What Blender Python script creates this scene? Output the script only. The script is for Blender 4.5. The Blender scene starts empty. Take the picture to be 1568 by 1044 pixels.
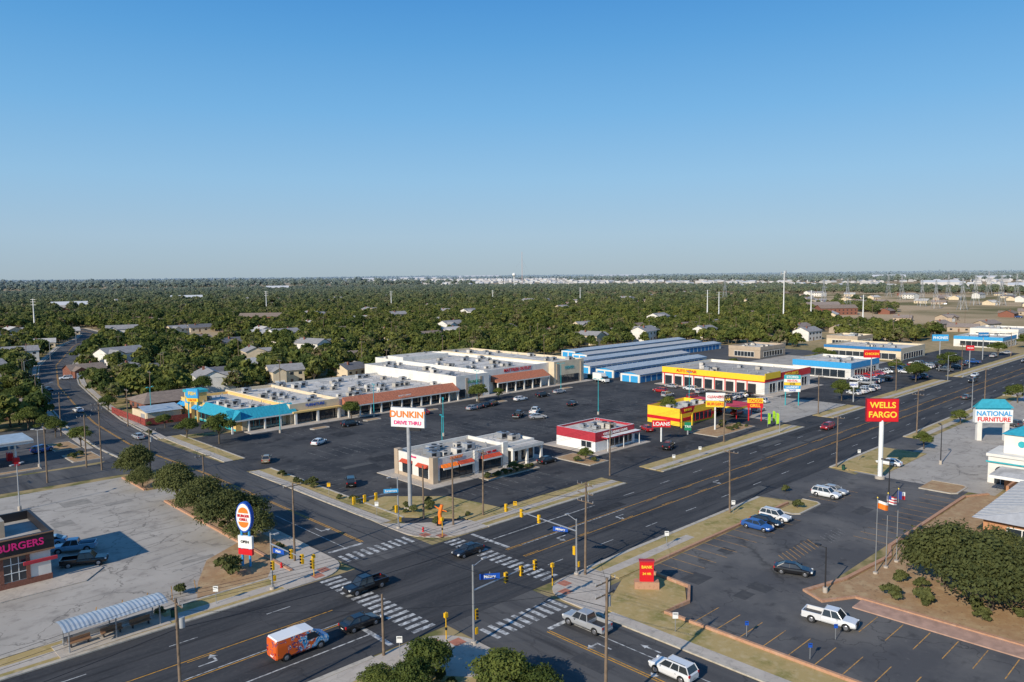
import bpy, math, random
from math import sin, cos, pi, radians, sqrt, hypot
from mathutils import Matrix, Vector, noise
random.seed(7)
R=random.random
def U(a,b): return a+(b-a)*random.random()
scn=bpy.context.scene
COL=scn.collection
# ---------------------------------------------------------------- materials
MATS={}
def _new(name):
    m=bpy.data.materials.new(name); m.use_nodes=True
    nt=m.node_tree; b=nt.nodes['Principled BSDF']
    return m,nt,b
def mat(name,c,rough=.7,var=.12,scale=1.5,metal=0,coat=0,spec=.4,em=None):
    if name in MATS: return MATS[name]
    m,nt,b=_new(name)
    b.inputs['Roughness'].default_value=rough; b.inputs['Metallic'].default_value=metal
    b.inputs['Specular IOR Level'].default_value=spec
    b.inputs['Coat Weight'].default_value=coat
    g=nt.nodes.new('ShaderNodeNewGeometry'); n=nt.nodes.new('ShaderNodeTexNoise')
    n.inputs['Scale'].default_value=scale; n.inputs['Detail'].default_value=5
    nt.links.new(g.outputs['Position'],n.inputs['Vector'])
    r=nt.nodes.new('ShaderNodeMapRange'); r.inputs[1].default_value=.3; r.inputs[2].default_value=.7
    r.inputs[3].default_value=1-var; r.inputs[4].default_value=1+var
    nt.links.new(n.outputs['Fac'],r.inputs[0])
    mx=nt.nodes.new('ShaderNodeVectorMath'); mx.operation='SCALE'; mx.inputs[0].default_value=c[:3]
    nt.links.new(r.outputs[0],mx.inputs['Scale']); nt.links.new(mx.outputs[0],b.inputs['Base Color'])
    MATS[name]=m; return m
def ramp_mat(name,layers,rough=.9,cracks=0,crackscale=.12,crackcol=(.02,.02,.02),spec=.2):
    """layers: base colour then (colour, noise scale, lo, hi, strength[, stretch])"""
    if name in MATS: return MATS[name]
    m,nt,b=_new(name); b.inputs['Roughness'].default_value=rough; b.inputs['Specular IOR Level'].default_value=spec
    g=nt.nodes.new('ShaderNodeNewGeometry')
    cur=None; base=layers[0]
    for i,l in enumerate(layers[1:]):
        col,sc,lo,hi,st=l[:5]
        n=nt.nodes.new('ShaderNodeTexNoise'); n.inputs['Scale'].default_value=sc; n.inputs['Detail'].default_value=6; n.inputs['Roughness'].default_value=.6
        src=g.outputs['Position']
        mp=nt.nodes.new('ShaderNodeMapping'); mp.inputs['Location'].default_value=(i*37.1,i*11.3,0)
        if len(l)>5: mp.inputs['Scale'].default_value=l[5]
        nt.links.new(src,mp.inputs[0]); nt.links.new(mp.outputs[0],n.inputs['Vector'])
        r=nt.nodes.new('ShaderNodeMapRange'); r.inputs[1].default_value=lo; r.inputs[2].default_value=hi; r.inputs[3].default_value=0; r.inputs[4].default_value=st
        nt.links.new(n.outputs['Fac'],r.inputs[0])
        mx=nt.nodes.new('ShaderNodeMix'); mx.data_type='RGBA'
        nt.links.new(r.outputs[0],mx.inputs[0])
        if cur is None: mx.inputs[6].default_value=(*base,1)
        else: nt.links.new(cur,mx.inputs[6])
        mx.inputs[7].default_value=(*col,1); cur=mx.outputs[2]
    if cracks:
        v=nt.nodes.new('ShaderNodeTexVoronoi'); v.feature='DISTANCE_TO_EDGE'; v.inputs['Scale'].default_value=crackscale
        n=nt.nodes.new('ShaderNodeTexNoise'); n.inputs['Scale'].default_value=.4; n.inputs['Detail'].default_value=4
        nt.links.new(g.outputs['Position'],n.inputs['Vector'])
        ad=nt.nodes.new('ShaderNodeVectorMath'); ad.operation='MULTIPLY_ADD'; ad.inputs[1].default_value=(5,5,0)
        nt.links.new(n.outputs['Color'],ad.inputs[0]); nt.links.new(g.outputs['Position'],ad.inputs[2])
        nt.links.new(ad.outputs[0],v.inputs['Vector'])
        r=nt.nodes.new('ShaderNodeMapRange'); r.inputs[1].default_value=0; r.inputs[2].default_value=.014*crackscale/.12; r.inputs[3].default_value=cracks; r.inputs[4].default_value=0
        nt.links.new(v.outputs['Distance'],r.inputs[0])
        mx=nt.nodes.new('ShaderNodeMix'); mx.data_type='RGBA'; nt.links.new(r.outputs[0],mx.inputs[0]); nt.links.new(cur,mx.inputs[6]); mx.inputs[7].default_value=(*crackcol,1); cur=mx.outputs[2]
    nt.links.new(cur,b.inputs['Base Color'])
    MATS[name]=m; return m
asph_new=ramp_mat('asphalt_road',[(.040,.041,.044),((.080,.078,.078),.35,.40,.66,.9,(.12,1,1)),((.11,.106,.10),2.2,.5,.8,.4),((.016,.016,.018),.9,.54,.68,.65,(.06,1,1))],cracks=.4,crackscale=.05,crackcol=(.014,.014,.016))
asph_old=ramp_mat('asphalt_old_road',[(.070,.069,.070),((.125,.12,.115),.3,.4,.68,.9,(1,.12,1)),((.022,.022,.024),.8,.54,.7,.6,(1,.08,1)),((.16,.155,.145),3,.55,.8,.3)],cracks=.45,crackscale=.07)
asph_mall=ramp_mat('asphalt_mall_lot',[(.038,.039,.042),((.078,.076,.075),.08,.4,.60,.9),((.14,.132,.122),.5,.56,.74,.45),((.014,.014,.016),.22,.55,.66,.65)],cracks=.55,crackscale=.06,crackcol=(.13,.125,.115))
conc_lot=ramp_mat('weathered_lot',[(.36,.325,.28),((.45,.41,.355),.12,.4,.65,.75),((.20,.18,.16),.35,.54,.7,.65),((.10,.092,.082),1.1,.60,.74,.7),((.14,.13,.115),.6,.58,.68,.4,(.15,1,1))],cracks=.7,crackscale=.09,crackcol=(.10,.09,.08))
asph_bank=ramp_mat('asphalt_bank_lot',[(.082,.081,.083),((.14,.133,.125),.1,.42,.62,.9),((.036,.036,.038),.4,.56,.7,.6),((.22,.20,.18),1.3,.62,.78,.4)],cracks=.6,crackscale=.08,crackcol=(.03,.03,.03))
grass=ramp_mat('verge_grass',[(.40,.295,.125),((.21,.19,.055),.22,.50,.64,.85),((.48,.37,.20),1.1,.50,.70,.8),((.11,.105,.035),2.5,.62,.76,.6)])
mulch=ramp_mat('mulch_bed',[(.36,.225,.12),((.46,.33,.185),.6,.45,.65,.8),((.13,.085,.05),2,.57,.72,.7)])
concrete=ramp_mat('concrete',[(.44,.385,.325),((.53,.475,.40),.5,.45,.65,.6),((.24,.215,.18),1.4,.56,.72,.6)],cracks=.3,crackscale=.3,crackcol=(.2,.18,.16))
kerbm=ramp_mat('kerb_concrete',[(.47,.42,.345),((.24,.22,.19),1.2,.48,.7,.75)])
redkerb=ramp_mat('brick_kerb',[(.46,.26,.16),((.28,.13,.08),3,.5,.7,.6),((.55,.40,.29),1.2,.55,.7,.5)])
white_paint=ramp_mat('road_paint_white',[(.58,.58,.56),((.085,.085,.088),1.5,.43,.62,.9),((.25,.25,.25),.4,.45,.7,.6)])
faint_paint=ramp_mat('worn_paint',[(.26,.26,.25),((.05,.05,.05),1.2,.42,.6,.9)])
yellow_paint=ramp_mat('road_paint_yellow',[(.60,.30,.045),((.11,.09,.05),1.6,.46,.66,.7)])
orange_paint=ramp_mat('stall_paint_orange',[(.55,.29,.08),((.10,.095,.09),1.6,.46,.68,.75)])
def ground_mat():
    m,nt,b=_new('ground_terrain'); b.inputs['Roughness'].default_value=1; b.inputs['Specular IOR Level'].default_value=.05
    g=nt.nodes.new('ShaderNodeNewGeometry')
    def nz(s,d=6):
        n=nt.nodes.new('ShaderNodeTexNoise'); n.inputs['Scale'].default_value=s; n.inputs['Detail'].default_value=d
        nt.links.new(g.outputs['Position'],n.inputs['Vector']); return n.outputs['Fac']
    def mr(s,a,b_,c=0,d=1):
        r=nt.nodes.new('ShaderNodeMapRange'); r.inputs[1].default_value=a; r.inputs[2].default_value=b_; r.inputs[3].default_value=c; r.inputs[4].default_value=d
        nt.links.new(s,r.inputs[0]); return r.outputs[0]
    def mix(f,a,b_):
        x=nt.nodes.new('ShaderNodeMix'); x.data_type='RGBA'; nt.links.new(f,x.inputs[0])
        for s,i in ((a,6),(b_,7)):
            if isinstance(s,tuple): x.inputs[i].default_value=(*s,1)
            else: nt.links.new(s,x.inputs[i])
        return x.outputs[2]
    near=mix(mr(nz(.3),.45,.62),(.35,.265,.135),(.15,.145,.055))
    far=mix(mr(nz(.008),.38,.56),(.17,.15,.07),(.46,.34,.21))
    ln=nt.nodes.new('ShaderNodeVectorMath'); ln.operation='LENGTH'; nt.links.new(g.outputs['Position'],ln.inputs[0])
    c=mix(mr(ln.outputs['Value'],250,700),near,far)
    c=mix(mr(ln.outputs['Value'],2500,9000),c,(.46,.55,.64))  # horizon haze painted into the far ground colour
    nt.links.new(c,b.inputs['Base Color']); return m
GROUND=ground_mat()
def leaf_mat(name,cols,haze_tint=False,wn=.45,wr=.6):
    m,nt,b=_new(name); b.inputs['Roughness'].default_value=.75; b.inputs['Specular IOR Level'].default_value=.15
    oi=nt.nodes.new('ShaderNodeObjectInfo'); g=nt.nodes.new('ShaderNodeNewGeometry')
    n=nt.nodes.new('ShaderNodeTexNoise'); n.inputs['Scale'].default_value=.9; nt.links.new(g.outputs['Position'],n.inputs['Vector'])
    r=nt.nodes.new('ShaderNodeMapRange'); r.inputs[1].default_value=.35; r.inputs[2].default_value=.65
    nt.links.new(n.outputs['Fac'],r.inputs[0])
    ad=nt.nodes.new('ShaderNodeMath'); ad.operation='MULTIPLY_ADD'; ad.inputs[1].default_value=wn
    nt.links.new(r.outputs[0],ad.inputs[0])
    rr=nt.nodes.new('ShaderNodeMath'); rr.operation='MULTIPLY'; rr.inputs[1].default_value=wr; nt.links.new(oi.outputs['Random'],rr.inputs[0])
    nt.links.new(rr.outputs[0],ad.inputs[2])
    cr=nt.nodes.new('ShaderNodeValToRGB'); e=cr.color_ramp.elements
    e[0].position=cols[0][0]; e[0].color=(*cols[0][1],1); e[1].position=cols[-1][0]; e[1].color=(*cols[-1][1],1)
    for p,c in cols[1:-1]: q=e.new(p); q.color=(*c,1)
    nt.links.new(ad.outputs[0],cr.inputs[0])
    out=cr.outputs[0]
    if haze_tint:  # aerial haze painted into the leaf colour, paler and bluer with distance
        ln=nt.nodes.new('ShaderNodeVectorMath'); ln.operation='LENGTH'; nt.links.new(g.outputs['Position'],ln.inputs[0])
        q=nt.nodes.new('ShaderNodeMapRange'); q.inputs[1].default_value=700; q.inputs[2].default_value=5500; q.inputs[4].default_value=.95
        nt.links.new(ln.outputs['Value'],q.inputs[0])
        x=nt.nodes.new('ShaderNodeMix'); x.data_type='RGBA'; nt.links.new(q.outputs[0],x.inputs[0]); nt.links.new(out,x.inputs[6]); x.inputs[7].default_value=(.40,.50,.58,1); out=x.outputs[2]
    nt.links.new(out,b.inputs['Base Color'])
    tr=nt.nodes.new('ShaderNodeBsdfTranslucent'); nt.links.new(out,tr.inputs[0])
    mx=nt.nodes.new('ShaderNodeMixShader'); mx.inputs[0].default_value=.28
    o=nt.nodes['Material Output']; nt.links.new(b.outputs[0],mx.inputs[1]); nt.links.new(tr.outputs[0],mx.inputs[2]); nt.links.new(mx.outputs[0],o.inputs[0])
    return m
LEAF=leaf_mat('leaves',[(0,(.055,.082,.020)),(1,(.15,.175,.040))])
LEAF_OAK=leaf_mat('leaves_oak',[(0,(.062,.076,.026)),(1,(.145,.155,.052))])
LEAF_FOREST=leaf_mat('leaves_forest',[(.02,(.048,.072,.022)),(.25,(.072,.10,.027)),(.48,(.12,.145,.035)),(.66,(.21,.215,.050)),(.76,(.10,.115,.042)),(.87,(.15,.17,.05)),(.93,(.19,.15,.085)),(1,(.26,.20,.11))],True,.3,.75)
BARK=mat('bark',(.11,.085,.06),.9,.3,3)
stucco_w=mat('stucco_white',(.70,.67,.61),.85,.10,.5)
stucco_c=mat('stucco_cream',(.64,.53,.37),.85,.1,.5)
stucco_y=mat('stucco_yellow',(.72,.48,.17),.85,.1,.5)
stucco_t=mat('stucco_tan',(.42,.33,.24),.85,.1,.7)
brick=mat('brick_dark',(.22,.09,.06),.85,.2,4)
roof_w=ramp_mat('membrane_roof',[(.62,.585,.53),((.38,.35,.31),.25,.42,.62,.75),((.22,.20,.18),1,.58,.72,.6),((.3,.28,.25),.8,.55,.65,.5,(.1,1,1))])
roof_g=ramp_mat('gravel_roof',[(.42,.39,.345),((.28,.26,.225),.3,.42,.62,.7),((.56,.52,.46),1.2,.58,.72,.6)])
glass=mat('window_glass',(.025,.032,.04),.08,.1,1,0,0,.8)
darkm=mat('dark_metal',(.025,.025,.028),.5)
steel=mat('galvanised_steel',(.42,.43,.44),.45,.1,1,.6)
greym=mat('grey_paint',(.33,.34,.35),.5)
whitem=mat('white_paint',(.76,.76,.73),.5,.06)
wood=mat('pole_wood',(.18,.13,.09),.9,.25,2)
teal=mat('teal_paint',(.03,.36,.40),.5)
turq=mat('turquoise_roof',(.03,.30,.40),.55,.15)
terra=mat('terracotta_roof',(.38,.14,.08),.8,.22,2)
red=mat('sign_red',(.62,.012,.02),.45,.05)
bred=mat('building_red',(.40,.03,.045),.6,.1)
yel=mat('sign_yellow',(.85,.56,.03),.5,.05)
gold=mat('sign_gold',(.9,.62,.05),.5,.03)
orange=mat('sign_orange',(.85,.20,.02),.5,.03)
pink=mat('sign_pink',(.75,.02,.2),.5,.03)
blue=mat('blue_paint',(.02,.16,.38),.5,.1)
sblue=mat('sign_blue',(.01,.08,.42),.5,.05)
cyanb=mat('sky_blue_paint',(.04,.32,.62),.5,.08)
sigy=mat('signal_yellow',(.75,.42,.01),.5,.05)
black=mat('black',(.012,.012,.013),.5)
rubber=mat('tyre_rubber',(.02,.02,.02),.85)
hub=mat('wheel_hub',(.45,.45,.47),.3,.05,1,.8)
tailr=mat('tail_light',(.4,.01,.01),.3)
headl=mat('head_light',(.75,.75,.72),.15)
rmetal=mat('corrugated_metal',(.45,.49,.51),.4,.15,.8,.3)
rust=mat('rust_brown',(.25,.14,.08),.8)
green=mat('sign_green',(.01,.22,.10),.5)
dgreen=mat('dark_green_steel',(.015,.07,.04),.6)
lgreen=mat('flag_green',(.35,.62,.03),.5)
# ---------------------------------------------------------------- builder
class B:
    def __init__(s,name): s.n=name; s.v=[]; s.f=[]; s.m=[]; s.sm=[]; s.mats=[]
    def mi(s,m):
        if m not in s.mats: s.mats.append(m)
        return s.mats.index(m)
    def face(s,pts,m,smooth=False):
        i=len(s.v); s.v+= [tuple(p) for p in pts]; s.f.append(tuple(range(i,i+len(pts)))); s.m.append(s.mi(m)); s.sm.append(smooth)
    def raw(s,vs,fs,m,smooth=False):
        i=len(s.v); s.v+=[tuple(p) for p in vs]; k=s.mi(m)
        for f in fs: s.f.append(tuple(i+a for a in f)); s.m.append(k); s.sm.append(smooth)
    def box(s,x0,y0,z0,x1,y1,z1,m,top=None):
        if x0>x1:x0,x1=x1,x0
        if y0>y1:y0,y1=y1,y0
        vs=[(x0,y0,z0),(x1,y0,z0),(x1,y1,z0),(x0,y1,z0),(x0,y0,z1),(x1,y0,z1),(x1,y1,z1),(x0,y1,z1)]
        s.raw(vs,[(0,3,2,1),(0,1,5,4),(1,2,6,5),(2,3,7,6),(3,0,4,7)],m)
        s.raw(vs,[(4,5,6,7)],top or m)
    def cyl(s,p0,p1,r0,r1=None,n=8,m=None,cap=True):
        r1=r0 if r1 is None else r1
        p0=Vector(p0);p1=Vector(p1); d=(p1-p0).normalized()
        a=d.orthogonal().normalized(); b=d.cross(a)
        vs=[]
        for p,r in((p0,r0),(p1,r1)):
            for i in range(n):
                t=2*pi*i/n; vs.append(p+a*cos(t)*r+b*sin(t)*r)
        fs=[(i,(i+1)%n,n+(i+1)%n,n+i) for i in range(n)]
        s.raw(vs,fs,m,n>6)
        if cap: s.raw(vs,[tuple(range(n))[::-1],tuple(range(n,2*n))],m)
    def sheet(s,pts,z,m): s.face([(x,y,z) for x,y in pts],m)
    def slab(s,pts,z0,z1,m,side=None):
        n=len(pts)
        s.face([(x,y,z1) for x,y in pts],m)
        for i in range(n):
            a=pts[i];b=pts[(i+1)%n]
            s.face([(a[0],a[1],z0),(b[0],b[1],z0),(b[0],b[1],z1),(a[0],a[1],z1)],side or m)
    def done(s,loc=(0,0,0),rz=0,parent=None):
        me=s.mesh(); return put(s.n,me,loc,rz,parent)
    def mesh(s):
        me=bpy.data.meshes.new(s.n); me.from_pydata(s.v,[],s.f)
        for m in s.mats: me.materials.append(m)
        me.polygons.foreach_set('material_index',s.m); me.polygons.foreach_set('use_smooth',s.sm); me.update(); return me
def put(name,me,loc=(0,0,0),rz=0,parent=None,sc=1):
    o=bpy.data.objects.new(name,me); COL.objects.link(o); o.location=loc; o.rotation_euler=(0,0,rz); o.scale=(sc,sc,sc)
    if parent: o.parent=parent
    return o
def text(body,parent,loc,size,m,rz=0,name='lettering',align='CENTER',ext=.03,sx=1):
    c=bpy.data.curves.new(name,'FONT'); c.body=body; c.size=size; c.align_x=align; c.align_y='CENTER'; c.extrude=ext; c.offset=size*.022
    c.materials.append(m)
    o=bpy.data.objects.new(name,c); COL.objects.link(o); o.parent=parent; o.location=loc; o.rotation_euler=(pi/2,0,rz); o.scale=(sx,1,1); return o
def rect(x0,y0,x1,y1): return [(x0,y0),(x1,y0),(x1,y1),(x0,y1)]
def ribbon(b,pts,off,w,z0,z1,m):
    L=[];Rr=[]
    for i,p in enumerate(pts):
        a=Vector(pts[max(i-1,0)]); c=Vector(pts[min(i+1,len(pts)-1)]); d=(c-a).normalized(); n=Vector((-d.y,d.x))
        L.append((p[0]+n.x*(off+w/2),p[1]+n.y*(off+w/2))); Rr.append((p[0]+n.x*(off-w/2),p[1]+n.y*(off-w/2)))
    for i in range(len(pts)-1):
        b.face([(*Rr[i],z1),(*Rr[i+1],z1),(*L[i+1],z1),(*L[i],z1)],m)
        if z1-z0>.02:
            b.face([(*L[i],z0),(*L[i],z1),(*L[i+1],z1),(*L[i+1],z0)],m); b.face([(*Rr[i],z0),(*Rr[i+1],z0),(*Rr[i+1],z1),(*Rr[i],z1)],m)
    if z1-z0>.02:
        for e in(0,-1): b.face([(*L[e],z0),(*Rr[e],z0),(*Rr[e],z1),(*L[e],z1)],m)
# ---------------------------------------------------------------- terrain
def th(x,y):
    r=hypot(x,y)
    if r<1300: return 0
    t=min(1,(r-1300)/3500); t=t*t*(3-2*t)
    return t*(13+9*noise.noise(Vector((x*.0004,y*.0004,0)))+5*noise.noise(Vector((x*.0013,y*.0013,3))))
b=B('ground')
rs=[0]+[60*1.22**i for i in range(32)]
NS=120; vs=[(0,0,0)]
for r in rs[1:]:
    for k in range(NS):
        a=2*pi*k/NS; x=r*cos(a);y=r*sin(a); vs.append((x,y,th(x,y) if r<24000 else 0))
fs=[(0,1+k,1+(k+1)%NS) for k in range(NS)]
for i in range(len(rs)-2):
    o0=1+i*NS;o1=o0+NS
    fs+=[(o0+k,o1+k,o1+(k+1)%NS,o0+(k+1)%NS) for k in range(NS)]
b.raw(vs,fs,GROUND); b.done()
# ---------------------------------------------------------------- roads
AY0,AY1=65.0,86.6
b=B('main_road'); b.sheet(rect(-60,AY0,1200,AY1),.030,asph_new); b.done()
BC=[(60.4,86.6),(60.4,110),(60.4,150),(59.2,175),(58.8,193),(61,227),(65.5,262),(74,318),(91.5,395),(125,500),(150,560),(166,610),(172,680)]
b=B('side_road')
ribbon(b,BC,0,12.8,0,.026,asph_old); b.sheet(rect(52,-40,65.6,AY0),.026,asph_old)
b.sheet([(48,163),(54.5,160),(54.5,185),(48,176),(-60,184),(-60,169)],.022,asph_old); b.done()
b=B('parking_lot_pavement')
b.sheet(rect(70,91,258,188),.012,asph_mall); b.sheet(rect(258,91,420,125),.012,asph_mall)
b.sheet([(113,86),(124,86),(124,92),(113,92)],.018,asph_mall); b.sheet(rect(186,86,202,92),.018,asph_mall); b.sheet(rect(226,86,240,92),.018,asph_mall); b.sheet(rect(300,86,312,92),.018,asph_mall)
b.sheet([(64,148),(72,146),(72,158),(64,158)],.018,asph_mall); b.sheet([(64,196),(84,190),(84,226),(66,214)],.014,asph_mall)
b.sheet(rect(215,150,262,252),.009,conc_lot); b.sheet([(258,125),(345,125),(345,170),(258,170)],.008,conc_lot)
b.sheet(rect(262,163,372,250),.007,asph_old)
b.sheet(rect(188,93,226,118),.020,conc_lot)
b.done()
b=B('restaurant_parking_lot')
b.sheet(rect(-60,91.5,47.5,161),.010,conc_lot); b.sheet(rect(-60,84,12,92),.016,conc_lot); b.sheet(rect(46,138,56,147),.014,conc_lot)
b.sheet(rect(-60,178,52,232),.010,asph_bank); b.sheet(rect(-60,40,36,65),.010,conc_lot); b.sheet(rect(36,-40,46,44),.010,conc_lot)
b.done()
b=B('bank_parking_lot')
b.sheet([(72,-20),(91,-20),(91,40),(150,40),(150,59),(72,59)],.010,asph_bank)
b.sheet([(124,58),(148,58),(150,65.5),(122,65.5)],.014,asph_bank)
b.sheet([(150,36),(215,36),(215,60),(150,60)],.008,conc_lot); b.sheet(rect(215,20,420,60),.008,conc_lot); b.sheet(rect(176,58,190,65.5),.013,asph_bank); b.sheet(rect(150,-40,190,20),.006,conc_lot)
b.done()
b=B('asphalt_patches')
patch=ramp_mat('asphalt_patch',[(.028,.028,.030),((.05,.05,.05),.8,.45,.6,.7)]); patl=ramp_mat('asphalt_patch_light',[(.10,.098,.094),((.07,.07,.07),.8,.45,.6,.7)])
patc=ramp_mat('lot_patch',[(.25,.23,.20),((.33,.30,.26),.8,.45,.6,.7)]); patb=ramp_mat('bank_lot_patch',[(.058,.058,.06),((.085,.083,.08),.8,.45,.6,.7)])
random.seed(77)
for i in range(20):
    x,y,w_,h_=U(74,210),U(95,178),U(2,9),U(1.5,6); b.sheet(rect(x,y,x+w_,y+h_),.0151+i*.00015,random.choice([patch,patl]) if i%3 else patch)
for i in range(9):
    x,y,w_,h_=U(74,142),U(42,56),U(2,7),U(.8,3); b.sheet(rect(x,y,x+w_,y+h_),.0131+i*.0002,patb)
for i in range(12):
    x,y,w_,h_=U(-10,40),U(98,155),U(1.5,6),U(.8,4); b.sheet(rect(x,y,x+w_,y+h_),.0131+i*.0002,patc)
for i in range(14):
    x=U(0,300); y=random.choice([66.5,70.2,78.6,83]); b.sheet(rect(x,y,x+U(4,22),y+U(1,2.4)),.0325+i*.0002,random.choice([patch,patl,patl]))
for i in range(7):
    y=U(100,240) if i<5 else U(20,50); x=U(55.5,61) if i<5 else U(53,60); b.sheet(rect(x,y,x+U(1,2.5),y+U(4,12)),.0285+i*.0002,patb)
b.done()
# kerbs, pavements, verges
def arc(cx,cy,r,a0,a1,n=8): return [(cx+r*cos(radians(a0+(a1-a0)*i/n)),cy+r*sin(radians(a0+(a1-a0)*i/n))) for i in range(n+1)]
pv=B('pavement'); gv=B('grass_verge'); kb=B('kerb')
Zs=.13
pv.slab(arc(74,94,7.2,180,270)+[(78,86.8),(78,91),(71,96),(66.8,100)],.0,Zs,concrete)
pv.slab([(44,86.8)]+arc(48.7,91.9,5.1,-90,0)+[(53.8,99),(49,99),(44,92)],.0,Zs,concrete)
pv.slab(arc(71,59.8,5,90,180)+[(65.9,54),(69.5,56),(76,61),(76,64.8)],.0,Zs,concrete)
pv.slab(arc(46.6,59.4,5.2,0,90)+[(42,64.6),(42,60),(47,54),(51.8,54)],.0,Zs,concrete)
rampm=mat('ramp_red',(.42,.16,.10),.8)
for x,y in((70.2,88.6),(68.6,90.6),(50.6,89.2),(49,88),(68,61.6),(69.8,63.4),(50.2,61),(48.3,62.8)): pv.box(x-.7,y-.7,Zs,x+.7,y+.7,Zs+.012,rampm)
def stripA(y0,y1,segs,m,bld,z=Zs-.01):
    for x0,x1 in segs: bld.slab(rect(x0,y0,x1,y1),0,z,m)
NA=[(78,112.5),(124.5,185.5),(202.5,225.5),(240.5,299.5),(312.5,700)]
stripA(87.2,88.5,NA,grass,gv,.11); stripA(88.5,90,NA,concrete,pv); stripA(90,92.5,NA,grass,gv,.11)
stripA(86.6,87.2,[(78,112.5),(124.5,185.5),(202.5,225.5),(240.5,299.5),(312.5,1200)],kerbm,kb,.16)
SA=[(76,121.5),(150.5,175.5),(190.5,260),(275,700)]
stripA(64.4,65,[(76,121.5),(150.5,175.5),(190.5,260),(275,1200)],kerbm,kb,.16)
stripA(62.7,64.4,SA,grass,gv,.11); stripA(61.2,62.7,[(76,96),(190.5,260),(275,700)],concrete,pv); stripA(59.6,61.2,[(76,121.5)],grass,gv,.11)
stripA(61.2,62.7,[(96,121.5),(150.5,175.5)],grass,gv,.10)
stripA(59.2,59.6,[(82,121.5)],redkerb,kb,.35)
stripA(55,61.2,[(151,175.5)],grass,gv,.11); 
stripA(86.6,87.2,[(12,44)],kerbm,kb,.16); stripA(87.2,88,[(12,44)],grass,gv,.11); stripA(88,89.6,[(12,44)],concrete,pv); stripA(89.6,91.6,[(12,44)],grass,gv,.11)
stripA(91.6,92,[(12,46)],kerbm,kb,.16)
stripA(64.4,65,[(-60,42)],kerbm,kb,.16); stripA(62,64.4,[(-60,20),(30,42)],concrete,pv); stripA(60,62,[(30,42)],grass,gv,.1)
def stripB(x0,x1,segs,m,bld,z=Zs-.01):
    for y0,y1 in segs: bld.slab(rect(x0,y0,x1,y1),0,z,m)
stripB(53.3,53.9,[(99,137.5),(147.5,160)],kerbm,kb,.16); stripB(51.6,53.3,[(99,137.5),(147.5,160)],concrete,pv); stripB(47.6,51.6,[(99,137.5),(147.5,160)],mulch,gv,.11); stripB(47.2,47.6,[(92,137.5),(147.5,160)],redkerb,kb,.3)
gv.slab([(44,92),(49,99),(51.6,99),(51.6,99.5),(47.6,99.5),(47.6,108),(41,104),(37,97),(35,92.2)],0,.118,mulch)
NB=[(100,146),(158,194)]
stripB(66.9,67.4,NB,kerbm,kb,.16); stripB(67.4,68.9,NB,concrete,pv); stripB(68.9,71.2,NB,grass,gv,.11); stripB(71.2,71.6,NB,kerbm,kb,.16)
gv.slab([(71.6,100),(78,92.5),(86,92.5),(84,104),(76,112),(71.6,112)],0,.115,grass)
stripB(51.3,51.8,[(-40,54)],kerbm,kb,.16); stripB(49.8,51.3,[(-40,54)],concrete,pv); gv.slab([(49.8,-40),(49.8,54),(47,54),(42,60),(36,60),(36,44.5),(46,44.5),(46,-40)],0,.11,grass)
stripB(65.7,66.2,[(-40,54)],kerbm,kb,.16); stripB(66.2,67.6,[(-40,54)],concrete,pv)
gv.slab([(67.6,-40),(71.4,-40),(71.4,50),(76,49.5),(79.5,52),(80,58),(81,59.1),(76,59.1),(69.5,56),(67.6,54.8)],0,.11,grass)
ribbon(kb,[(71.6,-40),(71.6,49.5),(76,49.2),(79.8,51.6),(80.4,57.6),(82,59.3)],0,.35,0,.4,redkerb)
gv.slab([(91.5,-20),(150,-20),(150,20),(150,37),(146,39),(112,39),(108,37.5),(96,38.5),(89,40.5),(87.5,38.5),(91.5,36)],0,.12,mulch)
ribbon(kb,[(91.3,-20),(91.3,35.8),(87.3,38.2),(88.8,41),(96,39),(108,38),(112,39.5),(146,39.5),(150.4,37)],0,.5,0,.28,redkerb)
pv.slab(rect(88.2,-20,91,35),0,.14,mat('pink_path',(.42,.26,.19),.9,.2,1))
for (x,y,w,h) in [(121,57,9,3.4),(150,44,7,6)]:
    gv.slab([(x-w/2+.8,y-h/2),(x+w/2-.8,y-h/2),(x+w/2,y-h/2+.8),(x+w/2,y+h/2),(x-w/2,y+h/2),(x-w/2,y-h/2+.8)],0,.13,grass if x<130 else mulch)
    ribbon(kb,[(x-w/2,y+h/2),(x-w/2,y-h/2+.8),(x-w/2+.8,y-h/2),(x+w/2-.8,y-h/2),(x+w/2,y-h/2+.8),(x+w/2,y+h/2)],0,.3,0,.18,kerbm)
pv.slab(rect(84,181.5,216,186),0,.15,concrete)
for (x,y) in [(100,176),(116,176),(160,172),(136,176),(195,176)]:
    kb.slab([(x-2.2,y-1.2),(x+2.2,y-1.2),(x+2.8,y),(x+2.2,y+1.2),(x-2.2,y+1.2),(x-2.8,y)],0,.15,kerbm); gv.slab(rect(x-1.9,y-.9,x+1.9,y+.9),.0,.17,mulch)
pv.slab(rect(84.5,109.5,117.5,127),0,.14,concrete); pv.slab(rect(126,104.5,145,121),0,.14,concrete)
pv.slab([(12,108),(27,108),(30,111.5),(27,124),(12,124)],0,.14,concrete)
pv.slab(rect(224,115,260,160),0,.14,concrete)
for x0,y0,x1,y1 in [(96,106.5,110,109.4),(118,100,124,110),(160,96,178,104)]:
    kb.slab(rect(x0,y0,x1,y1),0,.15,kerbm); gv.slab(rect(x0+.3,y0+.3,x1-.3,y1-.3),0,.17,mulch)
for sgn in(-1,1):
    ribbon(kb,BC[3:] if sgn>0 else [p for p in BC if p[1]>186],sgn*6.65,.45,0,.15,kerbm)
    ribbon(pv,[p for p in BC if p[1]>186],sgn*8.2,1.6,0,.11,concrete)
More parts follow.
